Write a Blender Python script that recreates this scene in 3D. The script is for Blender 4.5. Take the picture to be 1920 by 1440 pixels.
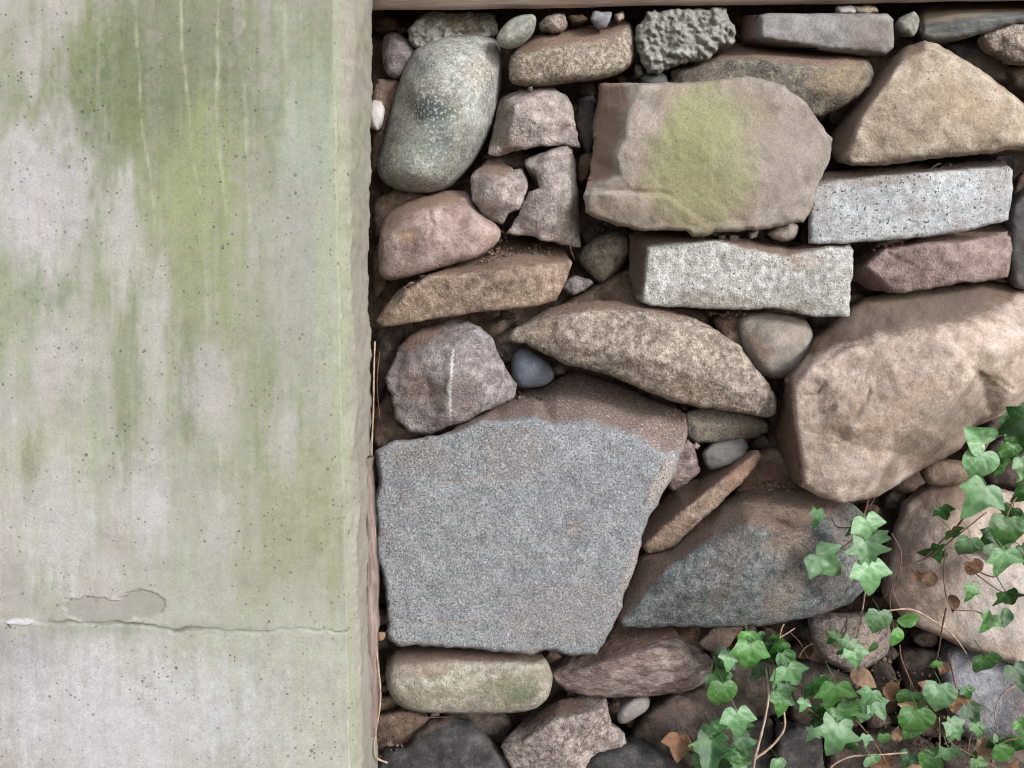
import bpy, math, random
import numpy as np
from mathutils import Vector, Matrix
from mathutils.geometry import delaunay_2d_cdt

# ------------------------------------------------------------------ camera, sky, sun, exposure
for o in list(bpy.data.objects):
    bpy.data.objects.remove(o)
S = bpy.context.scene
COL = S.collection
D, H, TILT, FPX = 0.94, 0.85, math.radians(6.0), 1450.0
cam_d = bpy.data.cameras.new('camera')
cam = bpy.data.objects.new('camera', cam_d); COL.objects.link(cam)
cam.location = (0, -D, H)
cam.rotation_euler = (math.pi / 2 - TILT, 0, 0)
cam_d.sensor_width = 36; cam_d.lens = 36 * FPX / 1920
cam_d.clip_start = 0.02; cam_d.clip_end = 500
S.camera = cam

SUN_EL, SUN_AZ = math.radians(24), math.radians(44)      # azimuth: to the right of straight behind the camera
world = bpy.data.worlds.new('World'); S.world = world; world.use_nodes = True
wn, wl = world.node_tree.nodes, world.node_tree.links
wn.clear()
wo = wn.new('ShaderNodeOutputWorld'); wb = wn.new('ShaderNodeBackground'); ws = wn.new('ShaderNodeTexSky')
wh = wn.new('ShaderNodeHueSaturation')
ws.sky_type = 'NISHITA'; ws.sun_disc = False
ws.sun_elevation = SUN_EL; ws.sun_rotation = math.pi - SUN_AZ
ws.dust_density = 1.0; ws.air_density = 1.0
wh.inputs['Saturation'].default_value = 0.3             # overcast: nearly colourless daylight
wb.inputs['Strength'].default_value = 0.15
wl.new(ws.outputs[0], wh.inputs['Color']); wl.new(wh.outputs[0], wb.inputs[0]); wl.new(wb.outputs[0], wo.inputs[0])

sd = bpy.data.lights.new('sun', 'SUN'); sun = bpy.data.objects.new('sun', sd); COL.objects.link(sun)
sd.energy = 1.5; sd.angle = math.radians(15); sd.color = (1.0, 0.995, 0.99)
sv = Vector((math.sin(SUN_AZ) * math.cos(SUN_EL), -math.cos(SUN_AZ) * math.cos(SUN_EL), math.sin(SUN_EL)))
sun.rotation_euler = sv.to_track_quat('Z', 'Y').to_euler()
sun.location = sv * 5

S.view_settings.view_transform = 'Standard'; S.view_settings.look = 'None'
S.view_settings.gamma = 1.0; S.view_settings.use_curve_mapping = False
S.view_settings.exposure = 1.04
S.render.engine = 'CYCLES'
S.cycles.use_denoising = True
S.cycles.filter_width = 1.1
S.cycles.use_adaptive_sampling = True; S.cycles.adaptive_threshold = 0.015
S.cycles.max_bounces = 5
S.cycles.diffuse_bounces = 4

# ------------------------------------------------------------------ helpers
random.seed(4)
CT, ST = math.cos(TILT), math.sin(TILT)


def W(px, py, Y):
    """the point of depth Y that is seen at a pixel of the 1920 x 1440 picture"""
    px = np.asarray(px, float); py = np.asarray(py, float); Y = np.asarray(Y, float)
    u = (px - 960) / FPX; v = (720 - py) / FPX
    dy = v * ST + CT; dz = v * CT - ST
    s = (Y + D) / dy
    return np.stack(np.broadcast_arrays(u * s, Y, H + dz * s), -1)


def PX(P):
    d = np.asarray(P, float) - np.array([0, -D, H])
    f = d[..., 1] * CT - d[..., 2] * ST
    up = d[..., 1] * ST + d[..., 2] * CT
    return 960 + FPX * d[..., 0] / f, 720 - FPX * up / f


def _hash(i, j, k, seed):
    h = (i * 374761393 + j * 668265263 + k * 2147483647 + seed * 1274126177) & 0xffffffff
    h = ((h ^ (h >> 13)) * 1274126177) & 0xffffffff
    h = h ^ (h >> 16)
    return (h & 0xffff) / 65535.0


def vnoise(p, seed=0):
    p = np.asarray(p, float)
    i = np.floor(p).astype(np.int64); f = p - i; f = f * f * (3 - 2 * f)
    r = 0
    for a in (0, 1):
        for b in (0, 1):
            for c in (0, 1):
                w = (f[:, 0] if a else 1 - f[:, 0]) * (f[:, 1] if b else 1 - f[:, 1]) * (f[:, 2] if c else 1 - f[:, 2])
                r = r + w * _hash(i[:, 0] + a, i[:, 1] + b, i[:, 2] + c, seed)
    return r * 2 - 1


def fbm(x, y, scale, seed=0, octs=4, gain=0.5, sx=1.0, sy=1.0):
    """noise of feature size scale in the units of x, y, about -1..1"""
    x = np.asarray(x, float); y = np.asarray(y, float)
    r = 0; a = 1.0; f = 1.0 / scale; t = 0
    for k in range(octs):
        p = np.stack([x * f * sx + 17.3 * k, y * f * sy + 9.1 * k, np.full_like(x, 3.7 * k + 0.5)], -1)
        r = r + a * vnoise(p, seed + k * 31); t += a; a *= gain; f *= 2.03
    return r / t * 1.6


GAIN = 0.80


def lin(c, g=None):
    g = GAIN if g is None else g
    out = []
    for v in c[:3]:
        v = v / 255.0
        out.append((v / 12.92 if v < 0.04045 else ((v + 0.055) / 1.055) ** 2.4) * g)
    return tuple(out)


def sstep(a, b, x):
    t = np.clip((x - a) / (b - a), 0, 1)
    return t * t * (3 - 2 * t)


# ------------------------------------------------------------------ materials
MATS = {}


class NT:
    def __init__(self, name):
        self.m = bpy.data.materials.new(name); self.m.use_nodes = True
        self.n = self.m.node_tree.nodes; self.l = self.m.node_tree.links
        self.n.clear()
        self.out = self.n.new('ShaderNodeOutputMaterial')
        self.b = self.n.new('ShaderNodeBsdfPrincipled')
        self.l.new(self.b.outputs[0], self.out.inputs['Surface'])

    def node(self, t, **kw):
        x = self.n.new(t)
        for k, v in kw.items():
            setattr(x, k, v)
        return x

    def inp(self, node, sock, val):
        if isinstance(val, bpy.types.NodeSocket):
            self.l.new(val, node.inputs[sock])
        else:
            if node.inputs[sock].type == 'RGBA' and len(val) == 3:
                val = (*val, 1)
            node.inputs[sock].default_value = val

    def coords(self, stretch=(1, 1, 1), rnd=True):
        tc = self.node('ShaderNodeTexCoord')
        v = tc.outputs['Object']
        if rnd:
            oi = self.node('ShaderNodeObjectInfo')
            ml = self.node('ShaderNodeVectorMath', operation='MULTIPLY')
            self.l.new(oi.outputs['Random'], ml.inputs[0]); ml.inputs[1].default_value = (37.1, 71.7, 23.3)
            ad = self.node('ShaderNodeVectorMath', operation='ADD')
            self.l.new(v, ad.inputs[0]); self.l.new(ml.outputs[0], ad.inputs[1]); v = ad.outputs[0]
        if stretch != (1, 1, 1):
            mp = self.node('ShaderNodeVectorMath', operation='MULTIPLY')
            self.l.new(v, mp.inputs[0]); mp.inputs[1].default_value = stretch; v = mp.outputs[0]
        return v

    def noise(self, vec, scale, detail=4, rough=0.6, dist=0.0):
        x = self.node('ShaderNodeTexNoise')
        self.l.new(vec, x.inputs['Vector'])
        x.inputs['Scale'].default_value = scale; x.inputs['Detail'].default_value = detail
        x.inputs['Roughness'].default_value = rough; x.inputs['Distortion'].default_value = dist
        return x.outputs['Fac']

    def ramp(self, fac, stops):
        r = self.node('ShaderNodeValToRGB')
        e = r.color_ramp.elements
        while len(e) < len(stops):
            e.new(0.5)
        for k, (p, c) in enumerate(stops):
            e[k].position = p; e[k].color = (*c, 1)
        self.l.new(fac, r.inputs[0])
        return r.outputs[0]

    def mrange(self, v, a, b, c, d):
        x = self.node('ShaderNodeMapRange')
        self.l.new(v, x.inputs[0])
        for k, q in enumerate((a, b, c, d)):
            x.inputs[1 + k].default_value = q
        return x.outputs[0]

    def math(self, op, a, b=0.0, clamp=False):
        x = self.node('ShaderNodeMath', operation=op); x.use_clamp = clamp
        self.inp(x, 0, a); self.inp(x, 1, b)
        return x.outputs[0]

    def mix(self, fac, a, b, mode='MIX'):
        x = self.node('ShaderNodeMix', data_type='RGBA', blend_type=mode)
        self.inp(x, 0, fac); self.inp(x, 6, a); self.inp(x, 7, b)
        return x.outputs[2]

    def scale(self, col, f):
        x = self.node('ShaderNodeVectorMath', operation='SCALE')
        self.l.new(col, x.inputs[0]); self.inp(x, 3, f)
        return x.outputs[0]

    def bump(self, h, strength, dist):
        x = self.node('ShaderNodeBump')
        x.inputs['Strength'].default_value = strength; x.inputs['Distance'].default_value = dist
        self.l.new(h, x.inputs['Height']); self.l.new(x.outputs[0], self.b.inputs['Normal'])


def desat(c, k):
    m = sum(c) / 3.0
    return tuple(min(255.0, (m + (v - m) * k) * w) for v, w in zip(c, (1.02, 1.03, 1.045)))


def stone_mat(key, cols, s1=60, s2=420, g=0.25, flecks=(), bump=0.6, rough=0.9, stretch=(1, 1, 1), big=0.18, spec=0.25,
              contrast=0.15):
    t = NT('stone_' + key)
    cols = [desat(q, 0.66) for q in cols]; flecks = [(desat(f[0], 0.66), *f[1:]) for f in flecks]
    v = t.coords(stretch)
    n1 = t.noise(v, s1, 4, 0.68)
    c = t.ramp(n1, [(0.5 - contrast, lin(cols[0])), (0.5, lin(cols[1])), (0.5 + contrast, lin(cols[2]))])
    nb = t.noise(v, 14, 2, 0.55)
    c = t.scale(c, t.mrange(nb, 0.3, 0.7, 1 - big, 1 + big))
    # stains and some painted light and shade held in the mesh: colour + strength, broken up by noise
    at = t.node('ShaderNodeAttribute', attribute_name='tint')
    na = t.noise(v, 170, 4, 0.8)
    a = t.math('ADD', at.outputs['Alpha'], t.math('MULTIPLY', t.math('SUBTRACT', na, 0.5),
               t.math('MULTIPLY', t.math('MULTIPLY', at.outputs['Alpha'], t.math('SUBTRACT', 1.0, at.outputs['Alpha'])), 8.0)), True)
    c = t.mix(a, c, at.outputs['Color'])
    n2 = t.noise(v, s2, 2, 0.7)
    c = t.scale(c, t.mrange(n2, 0.3, 0.7, 1 - g, 1 + g))
    for (fc, fs, th, soft, amt) in flecks:
        nf = t.noise(v, fs, 2, 0.5)
        m = t.mrange(nf, th, th + soft, 0, amt)
        c = t.mix(m, c, lin(fc))
    t.inp(t.b, 'Base Color', c)
    t.inp(t.b, 'Roughness', rough)
    t.b.inputs['Specular IOR Level'].default_value = spec
    hsum = t.math('ADD', t.math('MULTIPLY', n2, 0.5), t.math('ADD', t.math('MULTIPLY', n1, 0.9), t.math('MULTIPLY', na, 0.8)))
    t.bump(hsum, min(1.0, bump * 0.9), 0.0040)
    MATS[key] = t.m


stone_mat('cobble_green', [(126, 127, 116), (152, 151, 140), (176, 174, 162)], 70, 430, 0.25, [((196, 204, 190), 300, 0.55, 0.06, 0.5), ((74, 84, 80), 260, 0.58, 0.06, 0.5)], bump=0.35, rough=0.8)
stone_mat('beige_speck', [(120, 100, 82), (160, 140, 116), (196, 178, 148)], 190, 480, 0.30, [((92, 72, 58), 300, 0.60, 0.05, 0.6)], bump=0.6)
stone_mat('mortar', [(134, 130, 118), (160, 156, 144), (182, 177, 165)], 80, 420, 0.22, [((78, 76, 68), 240, 0.62, 0.05, 0.5)], bump=1.0)
stone_mat('grey_smooth', [(118, 112, 106), (138, 131, 126), (154, 147, 142)], 60, 500, 0.18, [((170, 160, 152), 300, 0.64, 0.05, 0.5), ((100, 92, 88), 260, 0.66, 0.04, 0.5)], bump=0.3)
stone_mat('grey_green', [(110, 112, 98), (136, 136, 120), (160, 158, 138)], 90, 400, 0.18, [], bump=0.3)
stone_mat('slate', [(74, 80, 80), (98, 102, 99), (124, 122, 114)], 30, 350, 0.14, [], bump=0.3, stretch=(0.5, 1, 2.2))
stone_mat('grey_brown', [(84, 80, 70), (116, 106, 90), (150, 134, 106)], 80, 420, 0.28, [((178, 160, 126), 330, 0.60, 0.05, 0.45), ((60, 56, 50), 280, 0.62, 0.05, 0.5)], bump=0.6)
stone_mat('mossy', [(130, 116, 102), (152, 137, 122), (172, 156, 140)], 50, 380, 0.16, [((120, 104, 92), 200, 0.64, 0.08, 0.5)], bump=0.35)
stone_mat('golden', [(138, 117, 92), (168, 145, 116), (190, 168, 142)], 55, 400, 0.18, [((112, 94, 78), 210, 0.64, 0.05, 0.6), ((126, 126, 118), 320, 0.66, 0.04, 0.5)], bump=0.55)
stone_mat('granite_white', [(156, 155, 153), (184, 184, 183), (204, 204, 204)], 120, 420, 0.16, [((150, 148, 146), 380, 0.58, 0.05, 0.6), ((52, 52, 54), 290, 0.635, 0.03, 0.85)], bump=0.5)
stone_mat('granite_cream', [(148, 144, 133), (178, 174, 164), (206, 202, 194)], 90, 400, 0.22, [((128, 124, 106), 260, 0.60, 0.06, 0.55), ((70, 70, 66), 230, 0.67, 0.03, 0.8)], bump=0.9)
stone_mat('pink', [(138, 108, 98), (168, 136, 124), (190, 160, 146)], 45, 360, 0.14, [((186, 140, 104), 60, 0.62, 0.1, 0.3)], bump=0.45)
stone_mat('tan_pink', [(136, 118, 108), (166, 147, 136), (192, 174, 162)], 80, 380, 0.25, [((108, 90, 80), 220, 0.62, 0.06, 0.5)], bump=0.9)
stone_mat('brown', [(116, 90, 70), (152, 122, 97), (182, 150, 122)], 80, 420, 0.25, [((176, 124, 92), 120, 0.60, 0.08, 0.45), ((100, 80, 64), 300, 0.62, 0.05, 0.4)], bump=0.9)
stone_mat('beige_rough', [(116, 98, 84), (156, 134, 114), (192, 172, 150)], 105, 360, 0.30, [((206, 190, 170), 240, 0.62, 0.05, 0.5), ((94, 80, 74), 190, 0.61, 0.05, 0.45)], bump=1.0)
stone_mat('purple', [(104, 92, 88), (136, 121, 117), (166, 150, 146)], 70, 420, 0.28, [((184, 170, 166), 300, 0.62, 0.05, 0.5), ((86, 80, 84), 160, 0.60, 0.06, 0.5)], bump=0.9)
stone_mat('blue_pebble', [(84, 92, 104), (98, 106, 120), (112, 118, 130)], 40, 400, 0.08, [((172, 172, 172), 150, 0.70, 0.02, 0.7)], bump=0.12, rough=0.55)
stone_mat('salt_pepper', [(114, 115, 117), (137, 137, 138), (155, 154, 154)], 45, 420, 0.16, [((74, 78, 82), 470, 0.53, 0.06, 0.7), ((194, 192, 192), 400, 0.59, 0.05, 0.55), ((92, 94, 97), 300, 0.61, 0.05, 0.5)], bump=0.5, big=0.06, contrast=0.24)
stone_mat('sand', [(160, 132, 110), (192, 162, 138), (214, 188, 166)], 45, 330, 0.14, [((140, 112, 88), 90, 0.60, 0.08, 0.35), ((112, 92, 78), 180, 0.68, 0.05, 0.5)], bump=0.5)
stone_mat('dark_granite', [(70, 77, 74), (98, 104, 100), (130, 133, 128)], 70, 420, 0.30, [((156, 158, 158), 330, 0.60, 0.05, 0.5), ((52, 56, 60), 240, 0.58, 0.06, 0.5)], bump=0.8)
stone_mat('red_rough', [(104, 78, 70), (140, 112, 102), (172, 148, 136)], 75, 380, 0.25, [((190, 168, 152), 140, 0.63, 0.06, 0.5), ((90, 84, 88), 110, 0.60, 0.07, 0.5)], bump=1.0, stretch=(0.6, 1, 1.4))
stone_mat('pink_speck', [(112, 92, 84), (152, 130, 119), (186, 164, 150)], 120, 400, 0.28, [((92, 76, 72), 190, 0.585, 0.05, 0.65), ((200, 180, 164), 250, 0.64, 0.04, 0.5)], bump=0.8)
stone_mat('dark_blue', [(50, 47, 46), (68, 64, 62), (88, 83, 80)], 50, 380, 0.2, [((120, 122, 124), 300, 0.66, 0.04, 0.4)], bump=0.5)
stone_mat('dark_brown', [(66, 54, 46), (90, 73, 62), (112, 94, 80)], 60, 380, 0.22, [], bump=0.7)
stone_mat('earthy', [(94, 70, 55), (122, 93, 73), (146, 114, 90)], 60, 360, 0.22, [], bump=0.8)
stone_mat('mossy_cobble', [(140, 130, 108), (168, 157, 134), (190, 180, 158)], 110, 420, 0.24, [((120, 112, 94), 230, 0.61, 0.06, 0.5)], bump=0.6)
stone_mat('pale', [(180, 166, 156), (200, 187, 178), (214, 202, 194)], 50, 380, 0.12, [], bump=0.3)
stone_mat('redstone', [(118, 90, 82), (144, 114, 104), (170, 140, 128)], 60, 380, 0.18, [((184, 150, 130), 130, 0.63, 0.06, 0.4)], bump=0.7)
stone_mat('violet_grey', [(112, 110, 116), (138, 135, 140), (158, 155, 158)], 60, 400, 0.25, [((86, 86, 92), 300, 0.60, 0.05, 0.45)], bump=0.6)
DIRT_SHADE = (136, 112, 99)  # brown for soiled tops; also paints shade on left-turned faces

# ------------------------------------------------------------------ the wall: one object for each stone
random.seed(11)
BASE_X = 0.12
wall = bpy.data.objects.new('dry_stone_wall', None); COL.objects.link(wall)
wall.location = (BASE_X, 0.05, 0.0)
wall['label'] = 'rough dry stone wall of mixed fieldstones beside the concrete pillar'
wall['category'] = 'wall'
N_STONE = [0]
OUTL = []


def chaikin(pts, n):
    pts = np.asarray(pts, float)
    w = 0.24 if n > 1 else 0.13
    for _ in range(n):
        nx = np.roll(pts, -1, 0)
        q = pts * (1 - w) + nx * w; r = pts * w + nx * (1 - w)
        pts = np.stack([q, r], 1).reshape(-1, pts.shape[1])
    return pts


def inside(px, py, poly):
    r = np.zeros(len(px), bool)
    n = len(poly)
    for i in range(n):
        x0, y0 = poly[i]; x1, y1 = poly[(i + 1) % n]
        if y0 == y1:
            continue
        c = ((y0 > py) != (y1 > py)) & (px < (x1 - x0) * (py - y0) / (y1 - y0) + x0)
        r ^= c
    return r


def edge_dist(px, py, poly):
    a = np.asarray(poly); b = np.roll(a, -1, 0)
    best = np.full(len(px), 1e9)
    for k in range(len(a)):
        d = b[k] - a[k]; L = d @ d + 1e-9
        t = np.clip(((px - a[k, 0]) * d[0] + (py - a[k, 1]) * d[1]) / L, 0, 1)
        best = np.minimum(best, (px - a[k, 0] - t * d[0]) ** 2 + (py - a[k, 1] - t * d[1]) ** 2)
    return np.sqrt(best)


def mesh_obj(name, verts, faces, mat, tint=None, parent=None, origin=None, smooth=True):
    v = np.asarray(verts, float)
    c = v.mean(0) if origin is None else np.asarray(origin, float)
    me = bpy.data.meshes.new(name)
    me.from_pydata((v - c).tolist(), [], [list(map(int, f)) for f in faces])
    if tint is None:
        tint = np.zeros((len(v), 4))
    if True:
        at = me.attributes.new('tint', 'FLOAT_COLOR', 'POINT')
        at.data.foreach_set('color', np.asarray(tint, np.float32).ravel())
    me.polygons.foreach_set('use_smooth', [smooth] * len(me.polygons))
    me.materials.append(mat); me.update()
    o = bpy.data.objects.new(name, me); COL.objects.link(o)
    if parent is not None:
        o.parent = parent
        o.location = Vector(c.tolist()) - parent.location
    else:
        o.location = c.tolist()
    return o


def stone(o, fe=(), dep=0.0, r=3.5, rd=None, jag=2.6, nf=5, fs=0.07, rough=1.8, sm=0, ch=1, mat='beige_rough', patches=(),
          thick=110, label=None, name='stone', step=5.0, lump=0, dirt=None, cracks=()):
    """o: outline (pixel x, y[, depth mm[, dirt]]); fe: polylines inside it; dep: depth of the face in mm"""
    N_STONE[0] += 1
    seed = N_STONE[0] * 13
    rs = np.random.RandomState(seed)
    full = lambda q: (q[0], q[1], q[2] if len(q) > 2 else 0.0, q[3] if len(q) > 3 else 0.0)
    ctl = [full(q) for q in o]; n0 = len(ctl)
    edges = [(i, (i + 1) % n0) for i in range(n0)]
    for pl in fe:
        b = len(ctl); ctl += [full(q) for q in pl]
        edges += [(b + i, b + i + 1) for i in range(len(pl) - 1)]
    ctl = np.array(ctl, float)
    # a fine, slightly ragged outline
    ol = chaikin(ctl[:n0, :2], ch)
    seg = np.roll(ol, -1, 0) - ol
    L = np.hypot(seg[:, 0], seg[:, 1]); size = math.sqrt(max(np.ptp(ol[:, 0]) * np.ptp(ol[:, 1]), 1))
    h = min(step, max(2.4, step * size / 170))
    fine = []
    for k in range(len(ol)):
        m = max(1, int(round(L[k] / h)))
        for q in range(m):
            fine.append(ol[k] + seg[k] * q / m)
    fine = np.array(fine)
    cen = fine.mean(0)
    nd = np.roll(fine, -1, 0) - np.roll(fine, 1, 0)
    nrm = np.stack([nd[:, 1], -nd[:, 0]], -1); nrm /= (np.hypot(nrm[:, 0], nrm[:, 1])[:, None] + 1e-9)
    ar = np.sum(fine[:, 0] * np.roll(fine[:, 1], -1) - np.roll(fine[:, 0], -1) * fine[:, 1])
    fine = fine + nrm * (1.8 if ar > 0 else -1.8) * (1.0 if name == 'stone' else 0.0)
    fine = fine + nrm * ((fbm(fine[:, 0], fine[:, 1], 30, seed, 3) + 0.8 * fbm(fine[:, 0], fine[:, 1], 13, seed + 4, 2))[:, None] * jag)
    # interior points
    x0, y0 = fine.min(0); x1, y1 = fine.max(0)
    gx = np.arange(x0, x1, h); gy = np.arange(y0, y1, h * 0.866)
    X, Y = np.meshgrid(gx, gy); X = X + (np.arange(len(gy)) % 2)[:, None] * h * 0.5
    X, Y = X.ravel(), Y.ravel()
    k = inside(X, Y, fine); X, Y = X[k], Y[k]
    dist = edge_dist(X, Y, fine); k = dist > h * 0.6; X, Y = X[k], Y[k]
    nb = len(fine)
    allp = np.concatenate([fine, np.stack([X, Y], -1)])
    res = delaunay_2d_cdt([Vector(p) for p in allp.tolist()], [(i, (i + 1) % nb) for i in range(nb)], [], 1, 1e-5, True)
    vo = np.array([[v.x, v.y] for v in res[0]]); tris = [tuple(f) for f in res[2]]
    tc_ = np.array([vo[list(f)].mean(0) for f in tris]); tk_ = inside(tc_[:, 0], tc_[:, 1], fine); tris = [f for f, q in zip(tris, tk_) if q]
    orig = res[3]
    isb = np.array([any(q < nb for q in og) for og in orig])
    px, py = vo[:, 0], vo[:, 1]
    dist = edge_dist(px, py, fine); dist[isb] = 0
    # depth and brown tone (soil, painted shade) from the control points
    cr = delaunay_2d_cdt([Vector(p) for p in ctl[:, :2].tolist()], edges, [], 0, 1e-5, True)
    cv = np.array([[v.x, v.y] for v in cr[0]])
    cval = np.array([ctl[og[0], 2:] if len(og) else ctl[np.argmin(((ctl[:, :2] - cv[i]) ** 2).sum(1)), 2:] for i, og in enumerate(cr[3])])
    dep_v = np.zeros(len(px)); dirt_shade_v = np.zeros(len(px)); best = np.full(len(px), -1e9)
    for (a, b, c) in [f for f in cr[2] if len(f) == 3]:
        A, B, C = cv[a], cv[b], cv[c]
        den = (B[1] - C[1]) * (A[0] - C[0]) + (C[0] - B[0]) * (A[1] - C[1])
        if abs(den) < 1e-6:
            continue
        w0 = ((B[1] - C[1]) * (px - C[0]) + (C[0] - B[0]) * (py - C[1])) / den
        w1 = ((C[1] - A[1]) * (px - C[0]) + (A[0] - C[0]) * (py - C[1])) / den
        w2 = 1 - w0 - w1
        mn = np.minimum(np.minimum(w0, w1), w2)
        u = mn > best
        w0, w1, w2 = np.clip(w0, 0, 1), np.clip(w1, 0, 1), np.clip(w2, 0, 1)
        s = w0 + w1 + w2
        val = (w0[:, None] * cval[a] + w1[:, None] * cval[b] + w2[:, None] * cval[c]) / s[:, None]
        dep_v[u] = val[u, 0]; dirt_shade_v[u] = val[u, 1]; best[u] = mn[u]
    # soften the ridges
    E = np.array(list({tuple(sorted((f[i], f[(i + 1) % 3]))) for f in tris for i in range(3)}))
    deg = np.bincount(E.ravel(), minlength=len(px)).astype(float)
    for _ in range(sm):
        acc = np.zeros(len(px)); np.add.at(acc, E[:, 0], dep_v[E[:, 1]]); np.add.at(acc, E[:, 1], dep_v[E[:, 0]])
        dep_v = dep_v * 0.4 + 0.6 * acc / deg
    rr = r * (1 + 0.35 * fbm(px, py, 60, seed + 5, 2)); rr = np.maximum(rr, 2.0)
    q = np.clip(1 - dist / rr, 0, 1)
    rdm = (rd if rd is not None else r * 0.6)
    depth = dep + dep_v + rdm * (1 - np.sqrt(np.maximum(0, 1 - q * q)))
    # broken facets: the farthest back of a few tilted planes
    if nf:          # a convex cluster of flat fracture planes: tangents of a shallow bowl at scattered seeds
        drop = fs * size * 0.9; R2 = (size * 0.5) ** 2
        kk = 0.35 if ch < 2 else max(0.8, drop * 0.35)
        qx, qy = (px - cen[0]) / (np.ptp(fine[:, 0]) / size), (py - cen[1]) / (np.ptp(fine[:, 1]) / size)
        wxx = qx + 6 * fbm(px, py, 60, seed + 51, 2); wyy = qy + 6 * fbm(px, py, 60, seed + 52, 2)
        acc = np.zeros(len(px))
        for i in range(nf * 2 + 3):
            an = rs.uniform(0, 6.283); rr_ = math.sqrt(rs.uniform(0, 1)) * size * 0.55
            sx_, sy_ = rr_ * math.cos(an), rr_ * math.sin(an)
            f_ = drop / R2 * (2 * (sx_ * wxx + sy_ * wyy) - (sx_ ** 2 + sy_ ** 2)) + drop * rs.uniform(-0.12, 0.12)
            acc += np.exp(np.clip(f_ / kk, -60, 60))
        depth = depth + np.clip(kk * np.log(acc + 1e-9), -6, 60) - drop * 0.2
    r1 = fbm(px, py, 80, seed + 1, 3); r2 = fbm(px, py, 26, seed + 2, 4, 0.6)
    depth = depth + rough * (r1 * 0.5 + r2 * 0.6 + 0.5 * np.abs(fbm(px, py, 45, seed + 6, 3)))
    crk = np.zeros(len(px))
    for (pts_, cw_, cd_) in cracks:
        pts_ = np.array(pts_, float); bd = np.full(len(px), 1e9)
        wx = px + 5 * fbm(px, py, 26, seed + 31, 3); wy = py + 5 * fbm(px, py, 26, seed + 32, 3)
        for i in range(len(pts_) - 1):
            dd = pts_[i + 1] - pts_[i]; tt = np.clip(((wx - pts_[i, 0]) * dd[0] + (wy - pts_[i, 1]) * dd[1]) / (dd @ dd), 0, 1)
            bd = np.minimum(bd, np.hypot(wx - pts_[i, 0] - tt * dd[0], wy - pts_[i, 1] - tt * dd[1]))
        g_ = np.exp(-(bd / cw_) ** 2); depth = depth + cd_ * g_; crk = np.maximum(crk, 0.6 * g_)
    if lump:
        w1 = np.abs(fbm(px, py, 26, seed + 7, 3)); w2 = np.abs(fbm(px, py, 11, seed + 8, 2))
        depth = depth + lump * (1 - w1 * 1.6 - w2 * 0.7)
    P = W(px, py, depth / 1000.0)
    # stains, with some light and shade painted in
    tint = np.zeros((len(px), 4)); dcol = np.array(lin(dirt or DIRT_SHADE))
    nz = fbm(px, py, 40, seed + 3, 4)
    a = np.clip(sstep(0.03, 0.16, dirt_shade_v + nz * 0.08) * 0.9, 0, 1) * (dirt_shade_v > 0.01)
    a = np.maximum(a, 0.45 * sstep(0.3, 1.1, nz - 0.1 + 0.3 * (1 - np.clip(dist / 26.0, 0, 1))) * (1 if dirt_shade_v.any() else 0.5))
    a = np.maximum(a, crk)
    tint[:, :3] = dcol; tint[:, 3] = a
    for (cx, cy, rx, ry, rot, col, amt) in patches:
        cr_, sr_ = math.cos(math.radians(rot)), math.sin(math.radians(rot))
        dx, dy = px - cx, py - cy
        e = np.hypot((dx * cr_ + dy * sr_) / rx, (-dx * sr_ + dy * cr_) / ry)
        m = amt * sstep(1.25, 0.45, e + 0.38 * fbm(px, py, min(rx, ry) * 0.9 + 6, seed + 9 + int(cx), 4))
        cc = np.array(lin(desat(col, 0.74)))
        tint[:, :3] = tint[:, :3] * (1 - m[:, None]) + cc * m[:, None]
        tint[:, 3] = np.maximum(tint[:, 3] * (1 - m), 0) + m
    # sides running back into the wall, tapering like a wedge
    bl = [i for i in range(len(px)) if isb[i]]
    key = {}
    for i in bl:
        for qq in orig[i]:
            if qq < nb:
                key[qq] = i
    loop = [key[i] for i in range(nb) if i in key]
    loop = [x for i, x in enumerate(loop) if x != loop[i - 1]]
    V = [P]; F = list(tris); prev = loop; T = [tint]
    Pl = P[loop]; c3 = Pl.mean(0)
    rad = np.hypot(Pl[:, 0] - c3[0], Pl[:, 2] - c3[2])
    off = len(P); m = len(loop)
    ymax = Pl[:, 1].max()
    for (dl, ins) in ((5, 1.0), (18, 6), (50, 24), (thick, 52)):
        f = np.maximum(0.25, 1 - np.minimum(ins / 1000.0, rad * 0.6) / np.maximum(rad, 1e-4))
        wob = 1 + 0.05 * fbm(Pl[:, 0] * 1000 + dl * 3, Pl[:, 2] * 1000, 40, seed + 21, 2) * min(1, dl / 20)
        R = np.stack([c3[0] + (Pl[:, 0] - c3[0]) * f * wob, Pl[:, 1] + dl / 1000.0, c3[2] + (Pl[:, 2] - c3[2]) * f * wob], -1)
        V.append(R); T.append(tint[loop] * np.array([1, 1, 1, 1.0]))
        cur = list(range(off, off + m)); off += m
        for i in range(m):
            j = (i + 1) % m
            F.append((prev[i], prev[j], cur[j], cur[i]))
        prev = cur
    V.append(np.array([[c3[0], ymax + thick / 1000.0 + 0.01, c3[2]]])); T.append(np.zeros((1, 4)))
    for i in range(m):
        F.append((prev[i], prev[(i + 1) % m], off))
    V = np.concatenate(V); T = np.concatenate(T)
    # outward winding: the front must look towards the camera
    A, B, C = V[F[0][0]], V[F[0][1]], V[F[0][2]]
    nfr = np.cross(B - A, C - A)
    if nfr[1] > 0:
        nt = len(tris)
        F = [tuple(reversed(f)) for f in F[:nt]] + F[nt:]
    OUTL.append(fine)
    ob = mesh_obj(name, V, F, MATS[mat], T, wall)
    bm_fix(ob)
    if label:
        ob['label'] = label
    return ob


import bmesh


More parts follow.
